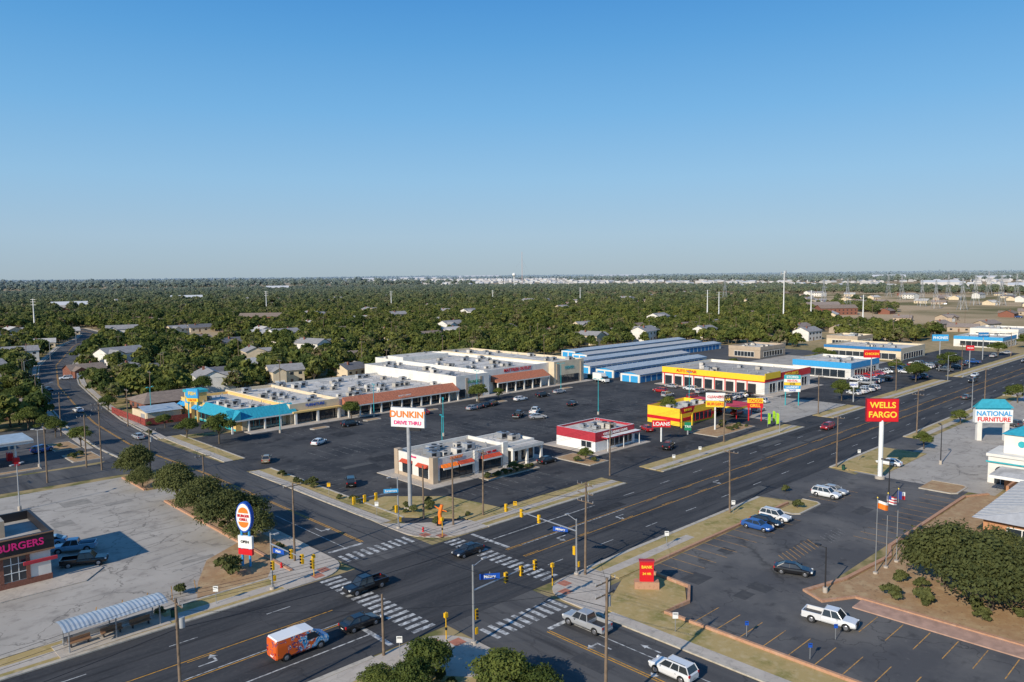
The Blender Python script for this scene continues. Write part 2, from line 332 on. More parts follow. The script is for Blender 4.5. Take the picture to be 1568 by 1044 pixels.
for x0,y0,x1,y1 in [(44,181,50,190),(44,196,49.5,206),(20,180,38,182)]:
    kb.slab(rect(x0,y0,x1,y1),0,.15,kerbm); gv.slab(rect(x0+.3,y0+.3,x1-.3,y1-.3),0,.17,mulch)
pv.done(); gv.done(); kb.done()
# markings
mk=B('road_markings'); z=.038
def mr_(x0,y0,x1,y1,m,zz=z): mk.sheet(rect(x0,y0,x1,y1),zz,m)
for (a,c) in [(-60,45),(73,700)]:
    for yy in (73.7,77.6): mr_(a,yy-.06,c,yy+.07,yellow_paint)
    x=a
    while x<c:
        for yy in (74.05,77.25): mr_(x,yy-.06,min(x+3,c),yy+.06,yellow_paint)
        for yy in (69.3,82.1): mr_(x,yy-.07,min(x+3,c),yy+.07,white_paint)
        x+=11
mr_(76,77.2,100,77.35,white_paint,.042); mr_(22,73.95,45,74.1,white_paint,.042)
mr_(26,69.2,45,69.4,white_paint,.042); mr_(76,82,96,82.2,white_paint,.042)
mr_(44.6,65.5,45.2,73.4,white_paint); mr_(73.6,77.9,74.2,86,white_paint,.044)
for k in range(17):
    yy=66+k*1.22
    mr_(48.2,yy,51.2,yy+.6,white_paint); mr_(68.6,yy,71.4,yy+.6,white_paint)
for k in range(10):
    xx=54.6+k*1.2
    mk.sheet(rect(xx,89.6,xx+.6,92.4),.036,white_paint); mk.sheet(rect(xx-.8,58.6,xx-.2,61.6),.036,white_paint)
mk.sheet(rect(54.5,94.2,60,94.8),.036,white_paint) ; mk.sheet(rect(59.4,56,65.2,56.6),.036,white_paint)
for (y0,y1) in [(95,150)]:
    mk.sheet(rect(60.1,y0,60.25,y1),.036,yellow_paint); mk.sheet(rect(60.45,y0,60.6,y1),.036,yellow_paint); mk.sheet(rect(57.2,y0,57.32,116),.036,white_paint)
mk.sheet(rect(58.7,-40,58.85,56),.036,yellow_paint); mk.sheet(rect(59.05,-40,59.2,56),.036,yellow_paint); mk.sheet(rect(62.1,24,62.25,56),.036,white_paint)
rb=[p for p in BC if 150<=p[1]<=800]; ribbon(mk,rb,.12,.13,0,.036,yellow_paint) ; ribbon(mk,rb,-.18,.13,0,.036,yellow_paint)
def arrow(x,y,rz,zz,turn=True):
    P=[(-1.6,-.1),(.2,-.1),(.2,-.35),(1,0),(.2,.35),(.2,.1),(-1.6,.1)] if not turn else [(-1.5,-.1),(.5,-.1),(.5,.9),(.85,.9),(.35,1.7),(-.15,.9),(.25,.9),(.25,.1),(-1.5,.1)]
    mk.sheet([(x+a*cos(rz)-b_*sin(rz),y+a*sin(rz)+b_*cos(rz)) for a,b_ in P],zz,white_paint)
arrow(38,75.6,0,.040); arrow(30,75.6,0,.040); arrow(82,75.6,pi,.040); arrow(96,75.6,pi,.040); arrow(125,75.6,pi,.04); arrow(60.6,50,pi/2,.038); arrow(60.6,42,pi/2,.038); arrow(63.6,46,pi/2,.038,False); arrow(58.6,104,-pi/2,.038,True)
def stalls(x0,y0,dx,dy,n,lx,ly,m,zz=.022,w=.1):
    for i in range(n):
        x=x0+dx*i;y=y0+dy*i
        d=Vector((lx,ly)).normalized(); nn=Vector((-d.y,d.x))*w/2
        mk.sheet([(x-nn.x,y-nn.y),(x+lx-nn.x,y+ly-nn.y),(x+lx+nn.x,y+ly+nn.y),(x+nn.x,y+nn.y)],zz,m)
stalls(84,53.7,2.75,0,12,0,5.3,orange_paint); stalls(128,53.7,2.75,0,4,0,5,orange_paint)
stalls(72.2,46,0,-2.75,22,5.2,0,orange_paint); stalls(82.6,32,0,-2.75,18,5.2,0,orange_paint); stalls(113,40,2.75,0,12,0,5,orange_paint)
stalls(96,46.5,1.1,0,9,2,2.6,orange_paint); stalls(108,46,.9,0,7,1.5,2.4,faint_paint)
for y0 in (118,134,150): 
    for s in (-5,0): stalls(124 if y0<140 else 84,y0+s,2.75,0,24 if y0<140 else 40,0,5,faint_paint)
stalls(72.5,100+14,0,2.8,11,5,0,faint_paint); stalls(90,171,2.75,0,42,0,5,faint_paint); stalls(88,101,2.75,0,8,0,5,faint_paint); stalls(206,112,0,3,14,5,0,faint_paint,.026)
stalls(16,128,0,3,10,5,-1.5,orange_paint); stalls(36,100,0,3.2,16,5,1,faint_paint); stalls(24,94,2.9,0,6,1.5,4.5,orange_paint)
stalls(229,96,3,0,14,1.5,5,faint_paint); stalls(155,54,3,0,14,0,5,faint_paint)
mk.done()
# ---------------------------------------------------------------- trees
def rnd_dir():
    while True:
        v=Vector((U(-1,1),U(-1,1),U(-1,1)))
        if .1<v.length<1: return v.normalized()
def tree_mesh(name,h,rad,nleaf,ls,leaf,nclump=11,trunk=.28,seed=0,flat=.75,loose=0):
    random.seed(seed)
    b=B(name)
    tb=h*.28
    lean=Vector((U(-.04,.04)*h,U(-.04,.04)*h,0))
    b.cyl((0,0,-.1),(lean.x*.4,lean.y*.4,tb),trunk,trunk*.75,8,BARK,False)
    clumps=[]
    for i in range(nclump):
        a=i*2.4+U(-.4,.4)
        q=sqrt((i+.5)/nclump); rr=rad*q*U(.48,.8)
        zz=h*(.80-.34*q*q+U(-.10,.10))
        cr=rad*U(.26,.46)
        clumps.append((Vector((cos(a)*rr,sin(a)*rr,zz))+lean,cr))
        if i<8:
            b.cyl((lean.x*.4,lean.y*.4,tb*.95),clumps[-1][0]-Vector((0,0,cr*.3)),trunk*.45,trunk*.12,5,BARK,False)
    tot=sum(c[1]**2 for c in clumps)
    k=b.mi(leaf)
    for c,cr in clumps:
        for j in range(int(nleaf*cr*cr/tot)):
            d=rnd_dir(); 
            if d.z<-.35: d.z*=-.6
            bump=1+.35*noise.noise(d*2.6+c)+loose*max(0,R()-.8)
            p=c+Vector((d.x,d.y,d.z*flat))*cr*U(.62,1.08)*bump
            n=(d+rnd_dir()*.75).normalized(); a=n.orthogonal().normalized(); a=(Matrix.Rotation(U(0,6.28),3,n)@a); e=n.cross(a)
            s=ls*U(.6,1.3)
            i0=len(b.v)
            b.v+=[tuple(p-a*s-e*s*.3),tuple(p-a*s*.1-e*s*.75),tuple(p+a*s+e*s*.2),tuple(p+e*s*.75)]
            b.f.append((i0,i0+1,i0+2,i0+3)); b.m.append(k); b.sm.append(False)
    return b.mesh()
near_trees=[tree_mesh('tree_mesh',7,3.6,5600,.18,LEAF,15,.22,s,.75,1.2) for s in (1,2,3)]
oak=[tree_mesh('oak_mesh',7.5,5.4,14000,.19,LEAF_OAK,26,.35,s,.8,.8) for s in (11,12,14)]
def tree(name,x,y,h,w=None,kind=None):
    ms=oak if kind=='oak' else near_trees
    me=random.choice(ms); o=put(name,me,(x,y,.05),U(0,6.28)); bh,bw=(7.5,5.4) if kind=='oak' else (7,3.6)
    w=w or h*.5; o.scale=(w/bw,w/bw,h/bh); return o
random.seed(5)
for x,y,h,w in [(74,177,7.5,3.8),(71,189,5,3),(112,180,5.5,2.8),(155,176,6,3.6),(172,119,6,3),(163,176,4,2),(232,97,7,3.4),(289,95,7,3.6),(296,98,6,4),(103,107,2.6,1.4),(120,103,3.2,1.6),(39,232,6,4),(84,300,7,4),(300,97,6,3.6),(48.5,214,5,2.6),(330,96,8,5),(245,99,4,2),(216,60,4,2.4),(262,58,6,3.5),(180,57,4,2),
   (48,222,5,3),(46,240,7,4.5),(53,275,7,4.5),(56,300,8,5),(62,335,8,5),(80,262,6,4),(70,246,5,3),(340,58,6,4),(370,58,7,4),(400,97,7,4),(450,97,7,4.5),(312,110,5,3),(320,140,6,4),(334,150,6,4),(50,198,5,3),(46,230,6,4),(72,206,4,2.4),(100,252,7,4),(115,254,6,4),(90,256,7,4.4),(268,150,5,3),(275,158,5,3)]:
    tree('shade_tree',x,y,h,w)
for x,y,h,w in [(48.8,157,6.4,4.2),(49,136,6.2,4.6),(49,125,5.8,4.6),(48.4,113.5,6.8,5.6),(47.5,149,4,2.6),(48.5,106,4.6,3.6)]:
    tree('shade_tree',x,y,h,w,'oak')
for x,y,h,w in [(102,29.5,7.6,5.6),(98.5,23.5,8,6),(104,19,8,6),(110,25,6,4.5),(97,14,7,5.5),(112,33,4,3)]:
    tree('live_oak_tree',x,y,h,w,'oak')
for x,y,h,w in [(43,57,4.4,2.8),(46,50,4.6,3.2),(40,55,3.8,2.4),(38.5,59,2.4,2.2),(48,47,3.4,2.4)]:
    tree('crape_myrtle_tree',x,y,h,w)
shrub_me=tree_mesh('shrub_mesh',1.2,.9,700,.12,LEAF_OAK,7,.05,33)
random.seed(9)
def shrub(x,y,s=1,name='shrub'): o=put(name,shrub_me,(x,y,.0),U(0,6),None,s*U(.8,1.2)); return o
o=shrub(41,96.5,2.4,'yucca_bush'); 
for i in range(14): shrub(45+U(-3,3),52+U(-6,8),U(.7,1.3))
for i in range(9): shrub(97+i*1.5,107.8+U(-.3,.3),U(.7,1))
for i in range(10): shrub(U(72,84),U(93,104),U(.6,1.2))
for i in range(10): shrub(U(69.5,71),U(110,144),U(.6,1.1))
for i in range(14): shrub(U(93,100),U(12,34),U(.8,1.4))
for i in range(8): shrub(U(161,177),U(97,103),U(.7,1.2))
for i in range(8): shrub(U(48.2,51),U(100,136),U(.7,1.1))
for x,y in [(118.5,104),(123,107),(121,101.5),(66,200),(70,212),(120,57),(128,63),(34,95),(30,90.5),(45,185),(47,187),(46,200)]: shrub(x,y)
# forest: one instanced collection
fc=bpy.data.collections.new('forest_tree_prototypes')
for s in range(8):
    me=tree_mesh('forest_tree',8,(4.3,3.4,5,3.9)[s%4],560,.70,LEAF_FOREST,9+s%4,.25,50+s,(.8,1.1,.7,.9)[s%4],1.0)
    o=bpy.data.objects.new('forest_tree',me); fc.objects.link(o)
def seg_d(p,a,b_):
    ap=(p[0]-a[0],p[1]-a[1]); ab=(b_[0]-a[0],b_[1]-a[1]); t=max(0,min(1,(ap[0]*ab[0]+ap[1]*ab[1])/(ab[0]**2+ab[1]**2)))
    return hypot(ap[0]-ab[0]*t,ap[1]-ab[1]*t)
random.seed(21)
houses=[]; HG={}
def in_built(x,y):
    if y<60 and x<480: return True
    if 60<=y<92 : return True
    if 52<x<100 and y<250: return True
    if x<215 and y<252 and x>52: return True
    if x<=58 and y<226: return True
    if 205<x<372 and y<254: return True
    if 370<=x<430 and y<185: return True
    if 430<=x<520 and y<150: return True
    if 520<=x<700 and y<115: return True
    for i in range(len(BC)-1):
        if BC[i][1]>150 and seg_d((x,y),BC[i],BC[i+1])<9.5: return True
    return False
def in_clear(x,y,r):
    if in_built(x,y): return True
    if 395<x<490 and 185<y<232: return True
    if abs(x-y*1.0-560)<30 and 760<x<1700: return True
    if abs(x-2.4*y-150)<14 and 300<x<1500: return True
    az=math.degrees(math.atan2(y,x))
    if 11<az<25 and 640<r<1250 and noise.noise(Vector((x*.008,y*.008,4)))>-.18: return True
    if r>400:
        if noise.noise(Vector((x*.0021,y*.0021,5.5)))>.38: return True
        if y<.5*x and noise.noise(Vector((x*.006,y*.006,9)))>.16: return True
        if noise.noise(Vector((x*.012,y*.012,2)))>.50: return True
    gx,gy=int(x//40),int(y//40)
    for i in(-1,0,1):
        for j in(-1,0,1):
            for hx,hy,rad in HG.get((gx+i,gy+j),()):
                rr=hypot(hx,hy); cx,cy=hx-hx/rr*rad*.75,hy-hy/rr*rad*.75
                if hypot(cx-x,cy-y)<rad*.88 or hypot(hx-x,hy-y)<rad*.8: return True
    return False
def addh(x,y,rad):
    houses.append((x,y,rad)); HG.setdefault((int(x//40),int(y//40)),[]).append((x,y,rad))
for x,y in [(108,264),(135,262),(165,264),(90,345),(118,290),(44,255),(40,285),(58,366),(104,330),(84,430),(210,266),(140,310),(190,305),(232,270),(36,310),(112,372),(50,330),(160,340)]: addh(x,y,9.5)
for i in range(4000):
    a=radians(U(2,93)); r=290+1150*R()**1.2; x=r*cos(a); y=r*sin(a)
    if y<140 or in_built(x,y) or in_built(x-12,y-12): continue
    if noise.noise(Vector((x*.003,y*.003,1)))<-.25: continue
    gx,gy=int(x//40),int(y//40); ok=True
    for i_ in(-1,0,1):
        for j_ in(-1,0,1):
            for hx,hy,_ in HG.get((gx+i_,gy+j_),()):
                if hypot(x-hx,y-hy)<27: ok=False
    if not ok: continue
    addh(x,y,9.5)
    if len(houses)>=290: break
APT=[(20,390),(60,470),(30,540),(90,600),(-10,620),(300,620),(700,300),(760,340)]
for x,y in APT: HG.setdefault((int(x//40),int(y//40)),[]).append((x,y,19))
pts=[];scl=[]
def scatter(n,r0,r1,s0,s1,a0=-4,a1=98):
    for i in range(n):
        r=sqrt(U(r0*r0,r1*r1)); a=radians(U(a0,a1)); x=r*cos(a);y=r*sin(a)
        if r<1500 and in_clear(x,y,r): continue
        if r>=1500:
            k=noise.noise(Vector((x*.0012,y*.0012,5.5)))
            if k>.34: continue
            if 60<y<92 and r<1600: continue
        pts.append((x,y,th(x,y)-.2)); scl.append(U(s0,s1)*(1+.4*noise.noise(Vector((x*.02,y*.02,0)))))
scatter(19500,240,900,.48,1.12)
scatter(25000,900,2400,.85,1.4)
scatter(26000,2400,9000,1.8,2.8)
me=bpy.data.meshes.new('forest'); me.from_pydata(pts,[],[])
at=me.attributes.new('tscale','FLOAT','POINT'); at.data.foreach_set('value',scl)
fo=bpy.data.objects.new('forest',me); COL.objects.link(fo)
ng=bpy.data.node_groups.new('forest_scatter','GeometryNodeTree')
ng.interface.new_socket(name='Geometry',in_out='INPUT',socket_type='NodeSocketGeometry'); ng.interface.new_socket(name='Geometry',in_out='OUTPUT',socket_type='NodeSocketGeometry')
N=ng.nodes; gi=N.new('NodeGroupInput'); go=N.new('NodeGroupOutput'); ip=N.new('GeometryNodeInstanceOnPoints'); ci=N.new('GeometryNodeCollectionInfo')
ci.inputs['Collection'].default_value=fc; ci.inputs['Separate Children'].default_value=True; ci.inputs['Reset Children'].default_value=True
ip.inputs['Pick Instance'].default_value=True
rv=N.new('FunctionNodeRandomValue'); rv.data_type='FLOAT_VECTOR'; rv.inputs['Min'].default_value=(0,0,0); rv.inputs['Max'].default_value=(0,0,6.28)
na=N.new('GeometryNodeInputNamedAttribute'); na.data_type='FLOAT'; na.inputs['Name'].default_value='tscale'
ng.links.new(gi.outputs[0],ip.inputs['Points']); ng.links.new(ci.outputs[0],ip.inputs['Instance']); ng.links.new(rv.outputs[0],ip.inputs['Rotation'])
ng.links.new(na.outputs[0],ip.inputs['Scale']); ng.links.new(ip.outputs[0],go.inputs[0])
md=fo.modifiers.new('scatter','NODES'); md.node_group=ng
# ---------------------------------------------------------------- houses
def house_mesh(L,W,h,wall,roof,seed,nm='house_mesh'):
    random.seed(seed); b=B(nm)
    b.box(-L/2,-W/2,0,L/2,W/2,h,wall)
    rh=W*.24; e=.5
    A=[(-L/2-e,-W/2-e,h),(L/2+e,-W/2-e,h),(L/2+e,0,h+rh),(-L/2-e,0,h+rh)]; b.face(A,roof); b.face([(x,-y,z) for x,y,z in A][::-1],roof)
    for s in(-1,1): b.face([(s*(L/2+.02),-W/2,h),(s*(L/2+.02),W/2,h),(s*(L/2+.02),0,h+rh*.92)],wall)
    for fl in range(int(h//2.7)):
        z0=fl*2.8
        for s in(-1,1):
            nn_=4 if L<22 else 9
            for i in range(nn_):
                x=-L/2+L*(i+.5)/nn_
                if i==2 and fl==0: b.box(x-.5,s*(W/2),z0,x+.5,s*(W/2+.05),z0+2.1,mat('door_brown',(.18,.09,.05)))
                else: b.box(x-.7,s*(W/2),z0+1,x+.7,s*(W/2+.05),z0+2.1,glass)
    b.box(L*.2,W*.1,h+rh*.3,L*.2+.8,W*.1+.8,h+rh+.6,brick)
    if L<22:
        b.box(-L/2+.3,-W/2-3,0,-L/2+5.6,-W/2-.01,h-.02,wall)
        b.face([(-L/2-.1,-W/2-3.5,h),(-L/2+2.95,-W/2-3.5,h+1.7),(-L/2+2.95,0,h+1.7),(-L/2-.1,0,h)],roof); b.face([(-L/2+6,-W/2-3.5,h),(-L/2+2.95,-W/2-3.5,h+1.7),(-L/2+2.95,0,h+1.7),(-L/2+6,0,h)],roof)
        b.face([(-L/2+.3,-W/2-3,h-.02),(-L/2+5.6,-W/2-3,h-.02),(-L/2+2.95,-W/2-3,h+1.6)],wall); b.box(-L/2+1,-W/2-3.06,0,-L/2+4.9,-W/2-3,2.2,whitem)
    return b.mesh()
rg=[mat('shingle_grey',(.27,.26,.255),.9,.2,1),mat('shingle_brown',(.22,.17,.135),.9,.2,1),mat('shingle_pale',(.46,.44,.41),.9,.15,1),mat('shingle_dark',(.14,.14,.15),.9,.2,1),mat('shingle_taupe',(.26,.21,.18),.9,.2,1)]
hm=[house_mesh(U(13,18),U(9,11),3.0 if i%5 else 5.6,random.choice([stucco_w,stucco_c,stucco_t,brick,stucco_t]),rg[i%5],i+70) for i in range(12)]
random.seed(31)
for x,y,_ in houses: put('house',random.choice(hm),(x,y,th(x,y)),random.choice([0,pi/2,pi])+U(-.3,.3),None,U(.88,1.08))
am=[house_mesh(34,13,6,w_,r_,99,'apartment_mesh') for w_,r_ in((stucco_t,rg[0]),(stucco_t,rg[4]),(brick,rg[1]))]
for x,y in APT: put('apartment_building',random.choice(am),(x,y,0),U(-.9,-.5))
# distant town, one mass
b=B('distant_town')
rc=[mat('far_roof_pale',(.54,.55,.56),.9),mat('far_roof_grey',(.36,.38,.41),.9),mat('far_roof_tan',(.44,.41,.38),.9)]
wl=mat('far_wall',(.50,.49,.48),.9)
def hbox(x,y,z,L,W,h,rz,rm):
    c,s=cos(rz),sin(rz)
    P=lambda u,v,w:(x+u*c-v*s,y+u*s+v*c,z+w)
    vs=[P(-L,-W,0),P(L,-W,0),P(L,W,0),P(-L,W,0),P(-L,-W,h),P(L,-W,h),P(L,W,h),P(-L,W,h),P(-L,0,h*1.5),P(L,0,h*1.5)]
    b.raw(vs,[(0,1,5,4),(1,2,6,5),(2,3,7,6),(3,0,4,7),(4,7,8),(5,9,6)],wl); b.raw(vs,[(4,5,9,8),(8,9,6,7)],rm)
for i in range(3800):
    r=U(1500,6500); a=radians(U(0,60) if R()<.8 else U(0,97)); x=r*cos(a);y=r*sin(a)
    k=noise.noise(Vector((x*.0012,y*.0012,5.5)))
    if k<.19 and not (a<radians(30) and R()<.16): continue
    if r<2300 and R()<.5: continue
    hbox(x,y,th(x,y)+(3 if r>2400 else 0),U(6,11),U(4,7),U(3.5,6.5),U(0,3),random.choice(rc))
for (r,a,L,W,h) in [(5200,52,220,60,14),(5600,48.5,160,50,16),(4300,57,90,30,14),(2200,63,30,14,9),(1350,69,24,12,8),(1100,76,20,10,8),(3400,20,60,30,14),(3000,14,50,25,12),(5200,38,180,60,16),(1800,12,40,20,9),(2100,17,40,20,10)]:
    x=r*cos(radians(a));y=r*sin(radians(a)); hbox(x,y,th(x,y),L,W,h,radians(a-90),rc[0])
b.done()
# ---------------------------------------------------------------- buildings
def ac(b,x,y,z,s=1):
    m=random.choice([steel,greym,roof_w,roof_g])
    b.box(x-1*s,y-.8*s,z+.12,x+1*s,y+.8*s,z+1.15*s,m); b.cyl((x+.3*s,y,z+1.15*s),(x+.3*s,y,z+1.25*s),.5*s,.5*s,10,darkm)
    b.box(x-.9*s,y-.8*s-.02,z+.35,x+.1*s,y-.8*s,z+.95*s,darkm)
def flat(b,x0,y0,x1,y1,h,wall,roof=None,par=.6,nac=4,z0=0,cap=None,capm=None):
    roof=roof or roof_w; t=.3
    b.box(x0,y0,z0,x1,y1,h,wall,roof)
    for q in((x0,y0,x1,y0+t),(x0,y1-t,x1,y1),(x0,y0+t,x0+t,y1-t),(x1-t,y0+t,x1,y1-t)): b.box(q[0],q[1],h,q[2],q[3],h+par,wall,capm or wall)
    for i in range(nac): ac(b,U(x0+2,x1-2),U(y0+2,y1-2),h,U(.7,1.2))
    for i in range(nac*2):
        x,y=U(x0+1,x1-1),U(y0+1,y1-1); b.cyl((x,y,h),(x,y,h+.7),.12,.12,6,steel)
    if nac>5:
        for i in range(nac//3):
            x,y=U(x0+2,x1-5),U(y0+2,y1-2); b.box(x,y,h+.1,x+U(2,5),y+.12,h+.22,steel)
def glassY(b,y,x0,x1,z0,z1,n,s=-1,fr=whitem,g=None):
    b.box(x0,y,z0,x1,y+s*.04,z1,g or glass)
    for i in range(n+1):
        x=x0+(x1-x0)*i/n; b.box(x-.06,y+s*.04,z0,x+.06,y+s*.09,z1,fr)
    b.box(x0,y+s*.04,z1,x1,y+s*.1,z1+.12,fr); b.box(x0,y+s*.04,z0-.1,x1,y+s*.1,z0,fr)
def glassX(b,x,y0,y1,z0,z1,n,s=-1,fr=whitem,g=None):
    b.box(x,y0,z0,x+s*.04,y1,z1,g or glass)
    for i in range(n+1):
        y=y0+(y1-y0)*i/n; b.box(x+s*.04,y-.06,z0,x+s*.09,y+.06,z1,fr)
    b.box(x+s*.04,y0,z1,x+s*.1,y1,z1+.12,fr); b.box(x+s*.04,y0,z0-.1,x+s*.1,y1,z0,fr)
def pentY(b,y,x0,x1,z0,z1,d,m,s=-1,posts=0):
    b.face([(x0,y+s*d,z0),(x1,y+s*d,z0),(x1,y,z1),(x0,y,z1)],m)
    n=int((x1-x0)/.8)
    for i in range(n+1):
        x=x0+(x1-x0)*i/n; b.cyl((x,y+s*d,z0+.02),(x,y,z1+.02),.035,.035,4,m,False)
    b.box(x0,y+s*d,z0-.35,x1,y+s*(d-.2),z0-.01,stucco_w)
    b.face([(x0,y+s*d,z0),(x0,y,z1),(x0,y,z0)],m); b.face([(x1,y+s*d,z0),(x1,y,z1),(x1,y,z0)],m)
    b.face([(x0,y+s*(d-.2),z0-.02),(x1,y+s*(d-.2),z0-.02),(x1,y,z0-.02),(x0,y,z0-.02)],stucco_t)
    for i in range(posts):
        x=x0+.3+(x1-x0-.6)*i/max(1,posts-1); b.box(x-.2,y+s*(d-.25),0,x+.2,y+s*(d-.65),z0-.35,stucco_w)
def pentX(b,x,y0,y1,z0,z1,d,m,s=-1):
    b.face([(x+s*d,y0,z0),(x+s*d,y1,z0),(x,y1,z1),(x,y0,z1)],m)
    b.face([(x+s*d,y0,z0),(x,y0,z1),(x,y0,z0)],m); b.face([(x+s*d,y1,z0),(x,y1,z1),(x,y1,z0)],m)
random.seed(40)
b=B('coffee_shop')
flat(b,87,112,106,124,4.1,stucco_w,roof_g,.7,9); flat(b,106.002,113,115,123,3.9,stucco_w,roof_w,.5,3)
b.box(86.8,111.8,0,88,113,5.1,stucco_t); b.box(86.8,123,0,88,124.2,5.1,stucco_t)
b.box(86.95,113,0,87,123,.8,stucco_t); b.box(88,111.94,0,97,112,.5,stucco_t); b.box(98,111.94,0,104.6,112,.5,stucco_t)
b.box(97,111.7,0,98,112,4.9,stucco_w); b.box(104.6,111.6,0,106,112,5.3,stucco_w)
glassY(b,112,88.6,96.6,.62,2.8,5,-1,darkm); glassY(b,112,98.4,104.2,.62,2.8,4,-1,darkm)
glassY(b,113,107,110,.4,2.8,2,-1,darkm); glassY(b,113,111.2,114.4,.4,2.8,2,-1,darkm); glassX(b,87,113.6,116.4,.92,2.8,2,-1,darkm); glassX(b,87,118.6,121.6,.92,2.8,2,-1,darkm)
aw=mat('awning_red',(.5,.07,.03),.7)
for x0,x1 in((88.8,92.4),(92.9,96.4),(98.8,103.8)): pentY(b,111.9,x0,x1,2.95,3.5,.9,orange if x0<90 else aw)
for y0,y1 in((113.4,116.6),(118.4,121.8)): pentX(b,86.9,y0,y1,2.95,3.5,.8,aw)
for x in(106.4,110.4,114.6): b.box(x-.25,110.4,0,x+.25,110.9,3.4,stucco_w)
b.box(106.01,110.2,3.4,115,112.9,4.0,stucco_w,roof_w)
for x in (99.5,101,102.5): b.box(x-.5,111.9,3.7,x+.5,111.98,4.1,red)
o=b.done(); text("DUNKIN'",o,(92.6,111.9-.05,4.35),.75,orange); text("donuts",o,(86.95,118,4.35),.6,pink,-pi/2)
b=B('loan_store'); flat(b,128,107,142,118.5,3.9,bred,roof_w,.5,5,capm=whitem); 
b.box(127.96,106.96,0,142.04,107,2.2,whitem); b.box(127.95,107,0,128,118.5,2.3,whitem)
glassY(b,106.95,133,141,.6,2.6,5,-1); glassX(b,127.94,108,111,.9,2.2,2)
b.box(130,105.2,2.9,142.2,106.9,3.2,bred,whitem)
for x in(130.3,136,141.8): b.cyl((x,105.4,0),(x,105.4,2.9),.09,.09,6,whitem)
o=b.done(); text('CHECK CASHING LOANS',o,(135,106.9,3.65),.75,whitem)
b=B('drive_in_restaurant'); flat(b,165,110,182,120,3.6,yel,roof_w,.9,4,capm=red)
b.box(164.9,109.9,1.2,182.1,110,2.0,red); b.box(164.9,110,1.2,165,120,2.0,red); glassY(b,109.89,170,180,.6,2.6,5,-1,red)
b.box(183.5,104,2.7,193,122,3.2,yel,red)
for x in(184.3,192.2):
    for y in(105,113,121): b.cyl((x,y,0),(x,y,2.7),.12,.12,6,red)
b.face([(163.5,108.3,3.6),(168.5,108.3,3.6),(169.5,108.3,5.2),(162.5,108.3,5.2)],red); b.box(163.4,108.35,0,163.8,108.6,3.6,yel); b.box(168.2,108.35,0,168.6,108.6,3.6,yel)
o=b.done(); text('BURGERS',o,(166,108.2,4.4),.8,yel)
b=B('restaurant_building'); flat(b,83,188,97,224,4.4,stucco_y,roof_w,.7,9)
b.box(82.95,188,0,83,224,.5,teal)
b.box(84.6,187.7,.0,96.8,188,3,stucco_c); glassY(b,187.68,86,95.6,.6,2.7,6,-1,teal); glassX(b,82.93,190,200,.62,2.7,6,-1,teal); glassX(b,82.93,204,220,.8,2.5,6,-1,teal)
pentY(b,188,80.6,98.5,3.3,5.6,3.2,turq,-1,5); pentX(b,83,184.8,206,3.3,5.6,2.4,turq)
pentX(b,83,207,213.9,3.1,4.0,1.3,cyanb); pentX(b,83,218.6,224,3.1,4.0,1.3,cyanb)
for yy in (208,220): b.box(81.2,yy-.25,0,81.7,yy+.25,3.2,stucco_y)
b.box(82,214,0,86.5,218.5,7.2,stucco_y); b.box(81.7,213.7,7.2,86.8,218.8,7.9,teal); b.box(81.9,214.6,4.2,82,217.8,7.0,cyanb)
o=b.done(); text('TACOS',o,(81.86,216.2,5.6),1.1,yel,-pi/2)
b=B('strip_mall')
flat(b,97.01,186,112,226,4.6,stucco_c,roof_w,.8,12); flat(b,112.01,186.4,153,228,4.4,stucco_w,roof_w,.7,36)
pentY(b,186.2,113,153,3.3,5.4,3.4,terra,-1,12); glassY(b,186.3,114,152,.3,2.9,26,-1,darkm); glassY(b,185.96,98.5,110.5,.4,2.9,8,-1,darkm)
b.box(97.2,184.4,3.1,111.8,185.85,3.5,stucco_y)
for x in(98,104.5,111): b.box(x-.3,184.5,0,x+.3,185,3.1,stucco_w)
flat(b,153.01,184.5,167,236,6.6,stucco_w,roof_w,.9,12); b.box(157,184.4,0,158,184.5,6.6,stucco_t); b.box(163,184.4,0,164,184.5,6.6,stucco_t); glassY(b,184.45,154,156.6,.4,3,2,-1,darkm); glassY(b,184.45,158.4,162.6,.4,3,3,-1,darkm)
flat(b,167.01,187,198,250,6.9,stucco_w,roof_w,.9,26); pentY(b,187,170,195,3.8,5.8,3.6,terra,-1,7); glassY(b,186.97,171,194,.3,3.3,14,-1,darkm)
flat(b,198.01,184.4,214,248,7.4,stucco_c,roof_w,.8,10); glassY(b,184.35,201,211,.3,3,5,-1,darkm); b.box(199.2,184.2,0,200,184.4,7.4,stucco_t); b.box(212,184.2,0,212.8,184.4,7.4,stucco_t)
flat(b,170,236,192,246,8.2,stucco_w,roof_w,.3,0,6.91)
o=b.done(); text('FURNITURE',o,(104.5,185.9,4.6),1.1,sblue); text('BEAUTY  SUPPLY',o,(132,182.7,4.2),.6,whitem); text('MATTRESS OUTLET',o,(182.5,186.9,6.9),1.5,red); text('FITNESS',o,(206,184.3,5.6),1.4,teal); text('LAUNDRY',o,(160.4,184.3,5.2),1.2,green)
b=B('auto_parts_store'); flat(b,226,119,258,158,5.2,stucco_w,roof_g,1.0,10,capm=yel)
b.box(225.9,118.9,4.0,258.1,119,6.25,red); b.box(225.88,119,4.3,226,158.1,6.25,yel); b.box(225.84,119,4.0,225.98,158.1,4.28,red)
b.box(225.8,118.7,4.9,236,118.9,6.9,yel)
for i in range(9):
    y=122+i*4; b.box(225.9,y,.0,226,y+2.8,3.3,glass if i>2 else darkm); b.box(225.85,y+2.95,.0,226,y+3.25,3.98,red)
for i in range(5): glassY(b,118.98,229+i*5.6,233+i*5.6,.4,3.3,2)
